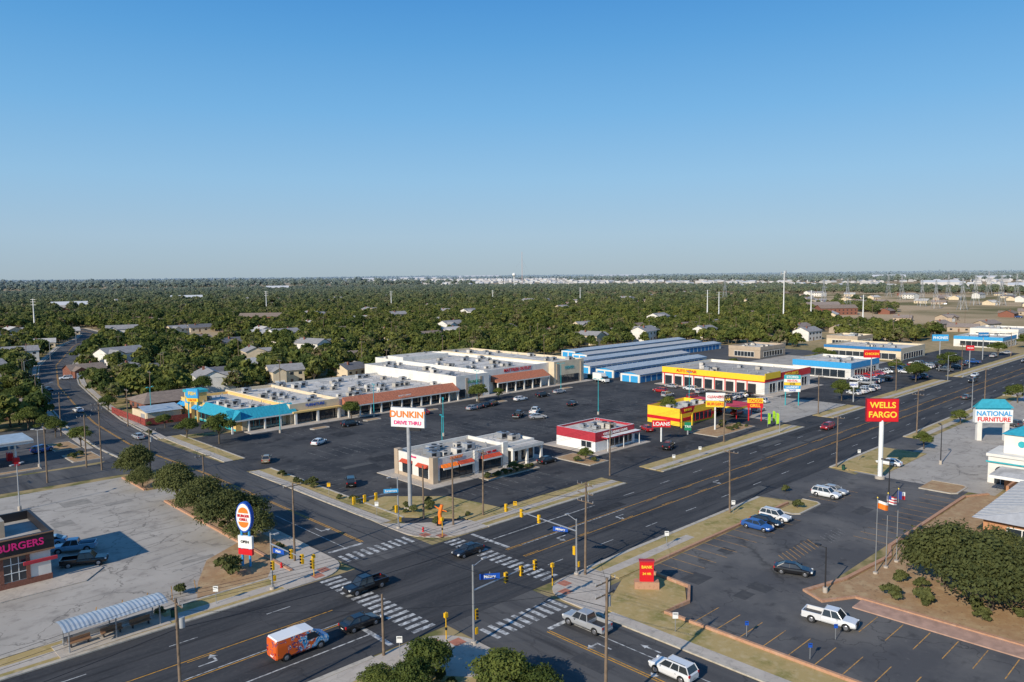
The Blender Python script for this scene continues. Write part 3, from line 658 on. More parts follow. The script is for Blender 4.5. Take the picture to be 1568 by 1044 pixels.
o=b.done(); text('AUTO REPAIR',o,(225.75,148,5.3),1.3,red,-pi/2); text('AUTO PARTS',o,(244,118.8,5.2),1.6,yel)
b=B('paint_store'); flat(b,280,114,306,136,5.0,stucco_w,roof_w,.9,6); b.box(279.9,113.9,3.8,306.1,114,5.95,cyanb); b.box(279.88,114,3.8,280,136.1,5.95,cyanb); glassY(b,113.95,283,303,.5,3.2,8); glassX(b,279.95,116,130,.5,3.2,5); b.done()
b=B('retail_building'); flat(b,352,122,382,156,4.6,stucco_c,roof_w,.8,8); b.box(351.85,122,4.2,352,156,5.42,blue); glassX(b,351.95,124,152,.5,3,9); glassY(b,121.97,355,379,.5,3,8); b.done()
for (x,y,l,w,h,m1,m2) in [(440,105,26,22,4.6,stucco_w,cyanb),(400,160,20,16,5,stucco_c,stucco_t),(500,112,30,24,5,stucco_w,stucco_w),(330,22,26,20,4.6,stucco_w,stucco_t),(420,28,34,24,5,stucco_c,stucco_t),(540,25,36,26,5,stucco_w,yel),(322,172,24,16,4.4,stucco_t,stucco_t)]:
    b=B('retail_building'); flat(b,x,y,x+l,y+w,h,m1,roof_w,.8,6); b.box(x-.12,y,h-.8,x,y+w,h+.85,m2); b.box(x,y-.12,h-.8,x+l,y,h+.85,m2); glassX(b,x-.01,y+3,y+w-3,.6,h-1.6,6); glassY(b,y-.01,x+3,x+l-3,.6,h-1.6,7); b.done()
for i,(x0,x1,y0) in enumerate([(222,258,165),(226,290,180),(230,300,195),(238,352,210),(262,356,224),(270,362,238)]):
    b=B('storage_unit_row'); W=8.6
    b.box(x0,y0,0,x1,y0+W,2.9,stucco_w); rm=rmetal if i%2 else mat('grey_metal_roof',(.42,.42,.41),.6,.15)
    b.face([(x0-.3,y0-.4,2.95),(x1,y0-.4,2.95),(x1,y0+W/2,3.7),(x0-.3,y0+W/2,3.7)],rm); b.face([(x0-.3,y0+W+.4,2.95),(x1,y0+W+.4,2.95),(x1,y0+W/2,3.7),(x0-.3,y0+W/2,3.7)],rm)
    for k in range(int((x1-x0)/1.5)):
        xx=x0+k*1.5; b.cyl((xx,y0-.4,2.97),(xx,y0+W/2,3.72),.04,.04,4,steel,False)
    b.face([(x0-.02,y0,2.9),(x0-.02,y0+W,2.9),(x0-.02,y0+W/2,3.6)],cyanb); b.box(x0-.35,y0-.45,2.75,x1,y0-.4,2.98,blue); 
    for k in range(2): b.box(x0-.05,y0+.8+k*3.8,0,x0,y0+4+k*3.8,2.3,cyanb)
    n=int((x1-x0)/3.4)
    for k in range(n): b.box(x0+.5+k*3.4,y0-.05,0,x0+3.2+k*3.4,y0,2.2,blue)
    b.done()
b=B('burger_restaurant')
b.box(-2,112.1,0,24,124,5.4,stucco_w,roof_g); b.box(-2.1,112,0,24.1,112.1,.9,brick); b.box(24,112.1,0,24.1,124,.9,brick)
t=mat('dark_parapet',(.02,.018,.02),.5)
b.box(-2.3,111.6,4.4,24.4,112.1,6.6,t); b.box(24.0,112.1,4.4,24.4,124.4,6.6,t); b.box(-2.3,124,4.4,24,124.4,6.6,t)
for i in range(9): b.box(-2+i*2.9,111.96,.9,-1.55+i*2.9,112.1,4.4,brick)
for i in range(8):
    x=-1.55+i*2.9; b.box(x,112.03,1,x+2.45,112.1,4.3,glass)
    for k in(1,2): b.box(x+k*.82-.04,111.99,1,x+k*.82+.04,112.03,4.3,whitem)
    for zz in(2,3.1): b.box(x,111.97,zz,x+2.45,111.99,zz+.09,whitem)
for i in range(4):
    y=113+i*2.8; b.box(24.1,y,1,24.15,y+2.2,4.2,glass)
b.box(-2.35,111.5,4.2,24.45,111.6,4.4,rust); b.box(-2.35,111.5,6.45,24.45,111.6,6.6,rust)
b.box(20.8,111.2,2.9,24.6,111.5,3.3,bred); b.box(15,117,5.4,20,122,7.6,stucco_t,roof_g)
for p in((5,116),(11,119),(12,115)): ac(b,*p,5.4,1.3)
o=b.done(); text('BURGERS',o,(20.6,111.45,5.5),1.25,pink)
b=B('gas_station_canopy'); b.box(20,186,4.6,38,196,5.4,whitem,rmetal); b.box(19.95,185.9,4.9,38.05,186,5.2,greym)
for x in(23,35):
    for y in(188,194): b.cyl((x,y,0),(x,y,4.6),.2,.2,8,whitem); b.box(x-.5,y-.9,0,x+.5,y+.9,1.7,red)
b.done()
b=B('convenience_store'); flat(b,2,205,30,219,4.4,stucco_w,roof_w,.7,5); b.box(1.9,204.85,3.4,30.1,205,5.12,red); glassY(b,204.97,5,27,.5,3,9); b.done()
b=B('brick_house'); b.box(76,232,0,96,246,3,brick)
b.face([(75,231,3),(97,231,3),(93,239,5.2),(79,239,5.2)],rg[1]); b.face([(75,247,3),(97,247,3),(93,239,5.2),(79,239,5.2)],rg[1]); b.face([(75,231,3),(75,247,3),(79,239,5.2)],rg[1]); b.face([(97,231,3),(97,247,3),(93,239,5.2)],rg[1])
for y in(234,238,242): b.box(75.94,y,1,76,y+1.6,2.2,glass)
glassY(b,232,78,84,1,2.2,3); b.box(87,231.94,0,88,232,2.1,darkm); b.done()
b=B('metal_shed'); b.box(71,216,0,80,228,2.9,stucco_c); b.face([(70.5,215.5,2.95),(80.5,215.5,2.95),(80.5,222,4),(70.5,222,4)],rmetal); b.face([(70.5,228.5,2.95),(80.5,228.5,2.95),(80.5,222,4),(70.5,222,4)],rmetal); b.box(70.95,218,0,71,221,2.3,greym); b.done()
b=B('wooden_fence'); fred=mat('fence_red_stain',(.26,.05,.04),.9,.25,2)
for i in range(70):
    y=213+i*.4; b.box(69.4,y,0,69.46,y+.37,1.9+U(-.03,.03),fred)
for i in range(30):
    x=69.6+i*.4; b.box(x,212.8,0,x+.37,212.86,1.9,fred)
for y in range(213,242,3): b.box(69.46,y,0,69.56,y+.1,1.9,wood)
b.done()
b=B('furniture_store'); flat(b,168,4,215,38,5.6,stucco_w,roof_g,.8,6)
b.box(159.5,29.5,0,167.9,39.5,5.0,stucco_w,roof_w); b.box(159.2,29.2,5.0,167.95,39.8,5.5,stucco_w)
b.box(161.6,32,5.5,167,37.6,9.0,stucco_w)
b.face([(161.2,31.6,9),(167.4,31.6,9),(164.3,34.8,10.6)],turq)
for q in [((167.4,31.6,9),(167.4,38,9)),((167.4,38,9),(161.2,38,9)),((161.2,38,9),(161.2,31.6,9))]: b.face([q[0],q[1],(164.3,34.8,10.6)],turq)
b.box(159.12,29.2,3.9,159.2,39.8,4.15,teal)
for y in(30.4,33.4,36.4):
    b.box(159.44,y,0,159.5,y+2.0,2.3,glass); b.cyl((159.44,y+1.0,2.3),(159.5,y+1.0,2.3),1.0,1.0,14,glass)
    b.box(159.38,y+.96,0,159.44,y+1.04,3.1,whitem)
b.cyl((161.52,34.8,7.4),(161.6,34.8,7.4),.6,.6,12,teal); b.cyl((164.3,31.9,7.4),(164.3,32,7.4),.6,.6,12,teal)
for x in(170,178,186): b.box(x,37.99,0,x+5,38.1,2.8,glass)
b.done()
b=B('furniture_pylon_sign')
b.box(-3.4,-.5,0,-2.4,.5,4.2,stucco_w); b.box(2.4,-.5,0,3.4,.5,4.2,stucco_w); b.box(-4,-.6,4.2,4,.6,7.2,whitem)
b.box(-3.6,-.45,7.2,3.6,.45,7.6,turq); b.face([(-4.2,-.7,7.6),(4.2,-.7,7.6),(2.4,0,9.6),(-2.4,0,9.6)],turq); b.face([(-4.2,.7,7.6),(4.2,.7,7.6),(2.4,0,9.6),(-2.4,0,9.6)],turq)
o=b.done((200,49,0),radians(-52)); text('NATIONAL',o,(0,-.65,6.3),1.5,cyanb); text('FURNITURE',o,(0,-.65,4.95),1.35,red)
tb_=mat('tan_brick',(.45,.22,.11),.85,.12,2)
b=B('bank_building'); b.box(124,6,0,150,31,3.6,tb_); gm=mat('standing_seam_grey',(.42,.42,.42),.5,.1)
b.face([(122.8,4.8,3.5),(151.2,4.8,3.5),(144,18,6.6),(130,18,6.6)],gm); b.face([(122.8,32.2,3.5),(151.2,32.2,3.5),(144,18,6.6),(130,18,6.6)],gm); b.face([(122.8,4.8,3.5),(122.8,32.2,3.5),(130,18,6.6)],gm); b.face([(151.2,4.8,3.5),(151.2,32.2,3.5),(144,18,6.6)],gm)
for i in range(24):
    x=123.5+i*1.18; b.cyl((x,32.15,3.55),(min(max(x,130),144),18.1,6.63),.05,.05,4,gm,False)
glassX(b,124,10,12,.8,2.6,1); glassX(b,124,22.5,28,.8,2.6,3); b.box(119,12.5,0,124,22,3,tb_); b.box(131,31.01,.01,136,31.1,2.6,glass); b.done()
b=B('drive_through_wall'); b.box(146,33,0,156,33.4,3.2,tb_); b.box(150,30,3.2,158,37,3.7,whitem,roof_w); b.box(156.1,31,0,156.6,36,3.2,tb_); b.done()
# ---------------------------------------------------------------- street furniture
b=B('coffee_shop_pylon_sign'); b.cyl((0,0,0),(0,0,14.2),.34,.34,12,greym); b.box(-.8,-.8,0,.8,.8,.4,concrete); b.box(-3,-.35,14,3,.35,17.2,whitem); b.box(-2.2,-.22,13.4,2.2,.22,13.94,darkm)
b.box(-3.08,-.3,13.95,3.08,.3,17.26,greym)
o=b.done((75,103,0),radians(-62)); text("DUNKIN'",o,(0,-.4,16.1),1.5,orange,sx=1.05); text('DRIVE THRU',o,(0,-.4,14.7),.85,pink,sx=1.05)
b=B('bank_pylon_sign'); b.cyl((0,0,0),(0,0,11.2),.42,.42,12,whitem); b.box(-2.8,-.4,11,2.8,.4,15.2,red); b.box(-2.9,-.32,10.92,2.9,.32,15.28,mat('dark_red',(.3,.01,.02)))
b.cyl((0,0,0),(0,0,.5),.9,.9,12,concrete)
o=b.done((148.5,54.5,0),radians(-50)); text('WELLS',o,(0,-.44,14.05),1.55,gold); text('FARGO',o,(0,-.44,12.25),1.55,gold)
b=B('bank_monument_sign'); b.box(-1.5,-.6,0,1.5,.6,.9,redkerb); b.box(-.85,-.35,.9,.85,.35,3.4,red); b.box(-.95,-.42,3.4,.95,.42,3.55,bred)
o=b.done((76,55.3,.1),radians(-48)); text('BANK',o,(0,-.38,2.75),.5,gold); text('24 HR',o,(0,-.38,1.9),.4,gold)
b=B('burger_pylon_sign')
for x in(-.6,.6): b.cyl((x,0,0),(x,0,6),.16,.16,8,cyanb)
n=20; ov=[(1.25*cos(2*pi*i/n),6.9+2.1*sin(2*pi*i/n)) for i in range(n)]
for s,r in((.28,1),(.31,.9)):
    m=sblue if r==1 else whitem
    b.face([(x*r,-s,6.9+(zz-6.9)*r) for x,zz in ov],m); b.face([(x*r,s,6.9+(zz-6.9)*r) for x,zz in ov],m)
for i in range(n):
    a=ov[i];c=ov[(i+1)%n]; b.face([(a[0],-.28,a[1]),(c[0],-.28,c[1]),(c[0],.28,c[1]),(a[0],.28,a[1])],sblue)
def bun(z0,z1,m,r=.95):
    P=[(r*cos(pi*i/10),z0+(z1-z0)*sin(pi*i/10)) for i in range(11)]; b.face([(x,-.34,zz) for x,zz in P],m)
bun(7.5,8.3,orange,.8); bun(6.3,5.5,orange,.8)
b.box(-1.1,-.2,2.6,1.1,.2,4.3,whitem); b.box(-1.1,-.2,1.7,1.1,.2,2.5,red)
o=b.done((44,98,0),radians(-62)); text('BURGER',o,(0,-.36,7.12),.5,red); text('GRILL',o,(0,-.36,6.62),.5,red); text('OPEN',o,(0,-.22,3.5),.5,black)
def pylon(name,x,y,h,w,panels,deg=-58,pole=greym,two=True):
    b=B(name); tot=sum(p[0] for p in panels)
    xs=(-w*.4,w*.4) if two else (0,)
    for q in xs: b.cyl((q,0,0),(q,0,h-.1),.16 if two else .2,.16 if two else .2,8,pole)
    zz=h; T=[]
    for ph,m,s,tm in panels:
        b.box(-w/2,-.25,zz-ph+.06,w/2,.25,zz,m); T.append((s,zz-ph/2,ph,tm)); zz-=ph
    o=b.done((x,y,0),radians(deg))
    for s,zc,ph,tm in T:
        if s: text(s,o,(0,-.28,zc),min(ph*.8,w*1.45/len(s)),tm)
    return o
pylon('shopping_center_sign',214,104,9,4.6,[(1.2,teal,'STORES',whitem),(1,whitem,'RENTAL',red),(.9,yel,'GYM',black),(1,cyanb,'LAUNDRY',whitem),(.9,whitem,'TAXES',sblue)],-55,teal)
pylon('drive_in_sign',167,101,9.4,4.6,[(2,whitem,'CLEANERS',red),(1.6,yel,'BURGERS',red)],-55,whitem,False)
pylon('tyre_shop_sign',176,104,7.5,4.5,[(2.2,black,'BIG STAR',yel)],-55,greym,False)
pylon('restaurant_sign',185,100,6,4,[(1.3,yel,'TACOS',red),(1.3,red,'GRILL',yel)],-55,red)
pylon('loan_store_sign',147,103,5,4.2,[(1.6,red,'LOANS',whitem)],-50,whitem,False)
pylon('chicken_sign',262,100,13,5,[(2.6,red,'CHICKEN',yel)],-50,greym,False)
pylon('store_sign',330,100,14,6,[(2.6,cyanb,'PHONES',whitem)],-50,greym,False)
pylon('store_sign',380,98,12,4,[(2.2,blue,'CAR WASH',whitem)],-50,greym,False)
pylon('store_sign',430,60,12,7,[(3.5,yel,'TIRES',red)],-48,greym,False)
pylon('pawn_sign',250,52,8,4,[(3,whitem,'PAWN',red),(2,sblue,'CASH',whitem)],-50,greym)
pylon('strip_mall_sign',81,210,9,3.6,[(2.6,cyanb,'FISH',yel),(1,yel,'TACOS',red)],-60,teal)
pylon('gas_station_sign',31,202,8.5,4,[(1.6,red,'FUEL',whitem),(1.5,whitem,'2.99',red)],-62,greym)
pylon('menu_sign',158,103,3,1.6,[(2,green,'TAX',whitem)],-50,greym,False)
pylon('motel_sign',300,60,9,3,[(2,whitem,'SALE',sblue)],-50,greym,False)
pylon('store_sign',232,93.5,6,2.4,[(1.6,whitem,'RENT',sblue)],-50,greym,False)
pylon('store_sign',345,93.5,9,3,[(2,red,'PIZZA',whitem)],-50,greym,False)
for x,y in [(179.5,93.5),(183,94),(181,92)]:
    b=B('feather_flag'); b.cyl((0,0,0),(0,0,3.6),.03,.03,5,greym); b.face([(0,0,.7),(.7,0,.9),(.75,0,3.2),(.4,0,3.6),(0,0,3.6)],lgreen); b.done((x,y,0),-.8)
b=B('tube_man_inflatable'); prev=(0,0,.1)
for i,(x,zz) in enumerate([(.1,1),(-.05,1.8),(.15,2.6),(.35,3.3)]): b.cyl(prev,(x,0,zz),.34-.02*i,.33-.03*i,8,orange); prev=(x,0,zz)
b.cyl((.1,0,2.5),(-.8,0,3.1),.13,.08,6,orange); b.cyl((.2,0,2.5),(1.1,0,2.2),.13,.08,6,orange); b.box(-.5,-.4,0,.5,.4,.3,black); b.done((73,92.5,.1),-.8)
b=B('bus_shelter')
for x in(0,4.6,9.2):
    for y in(0,2.2): b.cyl((x,y,0),(x,y,2.5),.08,.08,6,steel)
n=8
for i in range(n):
    a0=pi*(.12+.76*i/n);a1=pi*(.12+.76*(i+1)/n); f=lambda a:(1.1-1.9*cos(a),2.2+.75*sin(a))
    (y0,z0),(y1,z1)=f(a0),f(a1)
    for k in range(24):
        x0=-.6+k*.44; b.face([(x0,y0,z0),(x0+.22,y0,z0+.05),(x0+.22,y1,z1+.05),(x0,y1,z1)],rmetal); b.face([(x0+.22,y0,z0+.05),(x0+.44,y0,z0),(x0+.44,y1,z1),(x0+.22,y1,z1+.05)],rmetal)
for x in(.2,3.4,6.4):
    b.box(x,.9,.45,x+2.2,1.4,.52,rust); b.box(x,1.4,.52,x+2.2,1.46,.95,rust)
    for q in(x+.2,x+1.9): b.box(q,.95,0,q+.08,1.35,.45,darkm)
b.box(-1,-.6,-.02,10.2,2.9,.04,concrete); b.box(0,2.25,.3,9.2,2.3,.9,steel)
b.done((20,87.9,.13),.02)
def head(b,x,y,z,ax,s=1):
    fx,fy=ax; px,py=-fy,fx
    w=.19*s
    xs=[x-abs(px)*w-abs(fx)*.14,x+abs(px)*w+abs(fx)*.14]; ys=[y-abs(py)*w-abs(fy)*.14,y+abs(py)*w+abs(fy)*.14]
    b.box(xs[0],ys[0],z-.62,xs[1],ys[1],z+.5,sigy)
    for k,m in((.3,tailr),(-.05,mat('amber',(.4,.2,.01))),(-.42,mat('green_lens',(.01,.25,.12)))):
        b.cyl((x+fx*.14,y+fy*.14,z+k),(x+fx*.3,y+fy*.3,z+k),.13,.13,8,black)
        b.cyl((x+fx*.14,y+fy*.14,z+k),(x+fx*.16,y+fy*.16,z+k),.11,.11,8,m)
def signal(x,y,h,d,L,face,name='traffic_signal',armz=5.8):
    b=B(name); b.cyl((0,0,0),(0,0,h),.15,.10,10,steel); b.cyl((0,0,0),(0,0,.3),.35,.3,10,concrete)
    e=(d[0]*L,d[1]*L); b.cyl((0,0,armz),(e[0],e[1],armz+.4),.11,.05,8,steel)
    for t in(.5,.75,.98): head(b,e[0]*t,e[1]*t,armz+.35*t-.05,face)
    head(b,d[0]*.35,d[1]*.35,3.2,face)
    b.cyl((0,0,h-.2),(d[0]*1.6,d[1]*1.6,h+.3),.05,.04,6,steel); b.box(d[0]*1.6-.3,d[1]*1.6-.15,h+.22,d[0]*1.6+.3,d[1]*1.6+.15,h+.36,greym)
    b.box(.15,-.2,1,.45,.2,1.7,sigy)
    return b.done((x,y,.12))
signal(42.8,88.2,7.2,(0,-1),10.5,(-1,0))
signal(67.6,96,8,(-1,0),8,(0,1))
signal(73,64.2,7.4,(0,1),13.5,(1,0))
signal(51.2,59.5,8.6,(1,0),9.5,(0,-1))
def nsign(x,y,z,w,m,s,deg):
    b=B('street_name_sign'); b.box(-w/2,-.04,-.3,w/2,.04,.3,m); b.box(-.04,-.02,.3,.04,.02,.5,steel); o=b.done((x,y,z),radians(deg)); text(s,o,(0,-.06,0),.42,whitem)
nsign(66.2,95.8,6.35,2.2,cyanb,'Zarzamora',-35); nsign(53.4,59.3,6.9,2.2,sblue,'Military',-35); nsign(73,67,5.5,2.0,sblue,'Military',-60); nsign(42.8,86.2,5.5,1.8,sblue,'Main',-70)
def pushbtn(x,y):
    b=B('pedestrian_signal'); b.cyl((0,0,0),(0,0,3),.06,.05,8,sigy); b.box(-.2,-.15,2.4,.2,.15,2.9,sigy); b.box(-.08,-.1,1,.08,.1,1.3,black); b.done((x,y,.12))
for p in((48.6,88.2),(70,88.2),(68.2,64),(49.8,62.4)): pushbtn(*p)
def upole(x,y,h,arms=1,ang=0,tr=False):
    b=B('utility_pole'); b.cyl((0,0,0),(U(-.15,.15),U(-.15,.15),h),.17,.11,8,wood)
    c,s=cos(ang),sin(ang)
    for k in range(arms):
        z_=h-.4-k*1.1
        px,py=-s*1.3,c*1.3
        b.cyl((px,py,z_),(-px,-py,z_),.07,.07,4,wood)
        for t in(-1,-.45,.45,1): b.cyl((px*t,py*t,z_+.05),(px*t,py*t,z_+.3),.05,.04,6,greym)
    if tr: b.cyl((.35,0,h-2.6),(.35,0,h-1.7),.25,.25,10,greym)
    b.done((x,y,th(x,y))); return (x,y,h)
random.seed(3)
S=[upole(-20,63.6,12.5),upole(22.5,63.8,12.6,1,0,True),upole(73.8,63.4,12.4,3,0,True),upole(110,63.6,10.5,1),upole(151,63.8,10.5,1),upole(196,63.8,11,2),upole(250,63.5,11,1),upole(310,63.5,11,2),upole(380,63.5,11,1)]
upole(43,64.2,6.6,0)
T=[upole(50.4,41,12.8,2,pi/2,True),upole(49.5,95,11,1,pi/2),upole(51.4,130,9,1,pi/2),upole(51,155,10,1,pi/2,True),upole(46.5,170,14,2,pi/2),upole(50,215,11,1,pi/2),upole(55,262,11,1,pi/2),upole(63,318,11,1,pi/2),upole(80,395,11,1,pi/2)]
NN=[upole(74.6,91.2,10.8,0),upole(81.2,91.6,10.8,1,0),upole(115,92.5,10.5,1,0,True),upole(156,92,11,2,0,True),upole(205,92,11,1,0),upole(262,92,11,2),upole(330,92,11,1),upole(400,92,11,1)]
upole(45,175,11,1,pi/2); upole(73.6,97.5,8.6,0); upole(171,101,8,1); upole(66,216,10,1); upole(128,252,10,1); upole(175,254,10,1); upole(222,256,10,1); upole(270,258,10,1); upole(36,167,11,1,0); upole(14,167,11,1,0); upole(84,252,10,1)
k=0
while k<80:
    a=radians(U(5,90)); r=U(300,850); x,y=r*cos(a),r*sin(a)
    if in_built(x,y): continue
    upole(x,y,U(10,13),1,U(0,3)); k+=1
b=B('overhead_wires')
def wire(p,q,off=(0,0),dz=-.15,sag=.9,r=.016):
    n=8; prev=None
    for i in range(n+1):
        t=i/n; pt=(p[0]+(q[0]-p[0])*t+off[0],p[1]+(q[1]-p[1])*t+off[1],p[2]+(q[2]-p[2])*t+dz-sag*4*t*(1-t))
        if prev: b.cyl(prev,pt,r,r,3,black,False)
        prev=pt
for line,ax in((S,0),(NN,0),(T,1)):
    for i in range(len(line)-1):
        for o_ in(-1.25,-.5,.5,1.25): wire(line[i],line[i+1],((0,o_) if ax==0 else (o_,0)))
        wire(line[i],line[i+1],(0,0),-2.6,1.1,.03)
wire(S[2],NN[1]); wire(S[2],T[0]); wire(S[1],T[0],(0,0),-1); wire(S[2],NN[0],(0,0),-2,1,.03)
b.done()
def lamp(x,y,h,m=teal,heads=2,name='parking_lot_light'):
    b=B(name); b.cyl((0,0,0),(0,0,.8),.3,.3,10,concrete); b.cyl((0,0,.8),(0,0,h),.11,.07,8,m)
    for s in ((-1,1) if heads==2 else (1,)):
        b.cyl((0,0,h-.1),(s*1.1,0,h+.05),.05,.05,6,m); b.box(s*1.0-.35,-.2,h,s*1.0+.35,.2,h+.16,m)
    b.done((x,y,0),U(0,3))
for x,y,h in[(116,145,9.2),(156,178,9.5),(164,136,10),(119,179.5,9),(74,222,9),(188,172,9.5),(90,178,8),(102,128,9),(200,130,9)]: lamp(x,y,h)
for x,y,h in[(90,39,5.8),(135,48,7),(168,50,8),(140,20,6)]: lamp(x,y,h,darkm,1)
for x,y,h in[(28,150,8),(38,182,8),(12,140,8)]: lamp(x,y,h,greym)
def slamp(x,y,h,dx,dy):
    b=B('street_lamp'); b.cyl((0,0,0),(0,0,h),.13,.08,8,steel); b.cyl((0,0,h-.2),(dx*2.4,dy*2.4,h+.5),.05,.04,6,steel); b.box(dx*2.4-.35,dy*2.4-.2,h+.42,dx*2.4+.35,dy*2.4+.2,h+.56,greym); b.done((x,y,0))
for x,y,dx,dy in[(54,250,1,0),(66,330,1,0),(95,420,1,0),(132,520,1,0),(175,88,0,-1),(240,64,0,1),(300,88,0,-1),(360,64,0,1),(430,88,0,-1)]: slamp(x,y,9,dx,dy)
star=mat('flag_blue',(.02,.05,.25)); fr=mat('flag_red',(.5,.02,.03))
for i,(x,y) in enumerate([(100.3,37),(103.3,36.8),(106.4,36.6)]):
    b=B('flag_pole'); b.cyl((0,0,0),(0,0,10),.07,.04,8,steel); b.cyl((0,0,10),(0,0,10.15),.1,.02,8,gold); b.cyl((0,0,0),(0,0,.25),.3,.3,10,concrete)
    Wd,Hd=1.7,1.05; nx=6
    for k in range(nx):
        def P(u,v): return (u*Wd*.8,.18*sin(u*7+i),9.7-v*Hd-u*.35)
        for r in range(6):
            u0,u1,v0,v1=k/nx,(k+1)/nx,r/6,(r+1)/6
            m=(star if (k<2 and r<3) else (fr if r%2==0 else whitem)) if i==1 else ((star if k<2 else (whitem if r<3 else fr)) if i==2 else (whitem if r<2 else orange))
            b.face([P(u0,v0),P(u1,v0),P(u1,v1),P(u0,v1)],m)
    b.done((x,y,.1),radians(-50+15*i))
def rsign(x,y,m,h=2.2,name='traffic_sign',w=.3):
    b=B(name); b.cyl((0,0,0),(0,0,h),.04,.04,6,steel); b.box(-w,-.06,h-2.3*w,w,-.03,h,m); b.box(-w*.75,-.075,h-.7*w,w*.75,-.06,h-.4*w,black); b.done((x,y,.1),radians(-45))
for x,y,m in[(68.5,46,whitem),(90,62,whitem),(36,89,whitem),(69,104,whitem),(130,88,whitem),(85,88,sigy),(44,62.8,whitem),(110,63,whitem),(69.6,120,sigy),(160,63,whitem),(140,88.2,whitem),(54.5,152,whitem)]: rsign(x,y,m)
for x,y in[(73,40),(73,33),(79,33)]: rsign(x,y,sblue,1.7,'accessible_parking_sign',.2)
for x,y in[(47,94),(69.3,92)]:
    b=B('fire_hydrant'); b.cyl((0,0,0),(0,0,.6),.13,.12,8,red); b.cyl((0,0,.6),(0,0,.75),.16,.04,8,red); b.cyl((-.22,0,.42),(.22,0,.42),.06,.06,8,red); b.cyl((0,0,0),(0,0,.06),.2,.2,8,red); b.done((x,y,.12))
b=B('signal_cabinet'); b.box(-.4,-.3,.1,.4,.3,1.5,steel); b.box(-.45,-.35,0,.45,.35,.1,concrete); b.box(-.35,-.31,.2,.35,-.3,1.4,greym); b.done((44.5,61,.12))
for x,y in[(150,62),(47,62),(31,89)]:
    b=B('trash_bin'); b.cyl((0,0,0),(0,0,.9),.28,.32,10,dgreen); b.cyl((0,0,.9),(0,0,1.05),.33,.15,10,black); b.done((x,y,.1))
for x,y in[(103,125.5),(147,118),(220,186),(12,128)]:
    b=B('dumpster'); b.box(-1,-.8,.15,1,.8,1.3,dgreen); b.face([(-1.05,-.85,1.31),(1.05,-.85,1.31),(1.05,.85,1.5),(-1.05,.85,1.5)],black); b.box(-1.1,-.2,.6,-1,.2,.9,dgreen); b.box(1,-.2,.6,1.1,.2,.9,dgreen); b.done((x,y,.14),U(-.2,.2))
def lattice(x,y,h,name='transmission_tower'):
    b=B(name); w=h*.11; m=steel; r=.13
    L=[(0,w),(h*.5,w*.45),(h*.75,w*.22),(h,w*.12)]
    for (z0,w0),(z1,w1) in zip(L,L[1:]):
        for sx,sy in((1,1),(1,-1),(-1,-1),(-1,1)):
            b.cyl((sx*w0,sy*w0,z0),(sx*w1,sy*w1,z1),r,r,4,m,False)
        for (a,c) in(((1,1),(1,-1)),((1,-1),(-1,-1)),((-1,-1),(-1,1)),((-1,1),(1,1))):
            b.cyl((a[0]*w0,a[1]*w0,z0),(c[0]*w1,c[1]*w1,z1),r*.7,r*.7,3,m,False); b.cyl((c[0]*w0,c[1]*w0,z0),(a[0]*w1,a[1]*w1,z1),r*.7,r*.7,3,m,False)
    for z_ in(h*.7,h*.82,h*.94): b.cyl((-w*1.1,0,z_),(w*1.1,0,z_),r*.8,r*.8,4,m,False)
    b.done((x,y,th(x,y)-.3),-.8)
def at(az,d): return d*cos(radians(az)),d*sin(radians(az))
for az,d,h in[(24,900,32),(22.5,860,32),(30.6,1000,32),(18,950,30),(15,1000,34),(16.5,1200,34),(13.6,1000,34),(12.8,1250,34),(20,1300,34),(10.8,1100,32),(17.2,900,30),(14.3,1400,38),(19.2,1150,34),(15.7,880,32),(12,900,32)]: lattice(*at(az,d),h)
def mono(az,d,h):
    x,y=at(az,d); b=B('transmission_monopole'); b.cyl((0,0,0),(0,0,h),.6,.25,8,whitem)
    for z_ in(h*.8,h*.9,h*.98): b.cyl((-1.5,1.5,z_),(1.5,-1.5,z_),.1,.1,4,steel,False)
    b.done((x,y,th(x,y)))
for az,d,h in[(31.8,620,26),(31,640,24),(24.8,640,25),(55,900,22),(63.8,900,24),(78,720,24),(41,1000,22),(47.5,1100,18),(21.5,620,22)]: mono(az,d,h)
x,y=at(26.6,640); b=B('cell_tower'); b.cyl((0,0,0),(0,0,40),.55,.3,10,whitem)
for k in range(3):
    a=k*2.1; b.cyl((0,0,37+k),(2.2*cos(a),2.2*sin(a),37+k),.15,.15,4,whitem,False); b.box(2.2*cos(a)-.3,2.2*sin(a)-.3,35.8+k,2.2*cos(a)+.3,2.2*sin(a)+.3,38.4+k,greym)
b.done((x,y,0))
x,y=at(45.3,2600); b=B('radio_mast'); b.cyl((0,0,0),(0,0,112),1.1,.6,6,mat('mast_red_white',(.5,.36,.34),.6)); 
for a in(0,2.1,4.2): b.cyl((0,0,90),(60*cos(a),60*sin(a),0),.12,.12,3,greym,False)
b.done((x,y,th(x,y)))
x,y=at(45.9,2400); b=B('water_tower'); b.cyl((0,0,0),(0,0,34),1.6,1.4,10,whitem); b.cyl((0,0,34),(0,0,38),1.6,6,14,whitem); b.cyl((0,0,38),(0,0,43),6,6,14,whitem); b.cyl((0,0,43),(0,0,46),6,1,14,whitem); b.done((x,y,0))
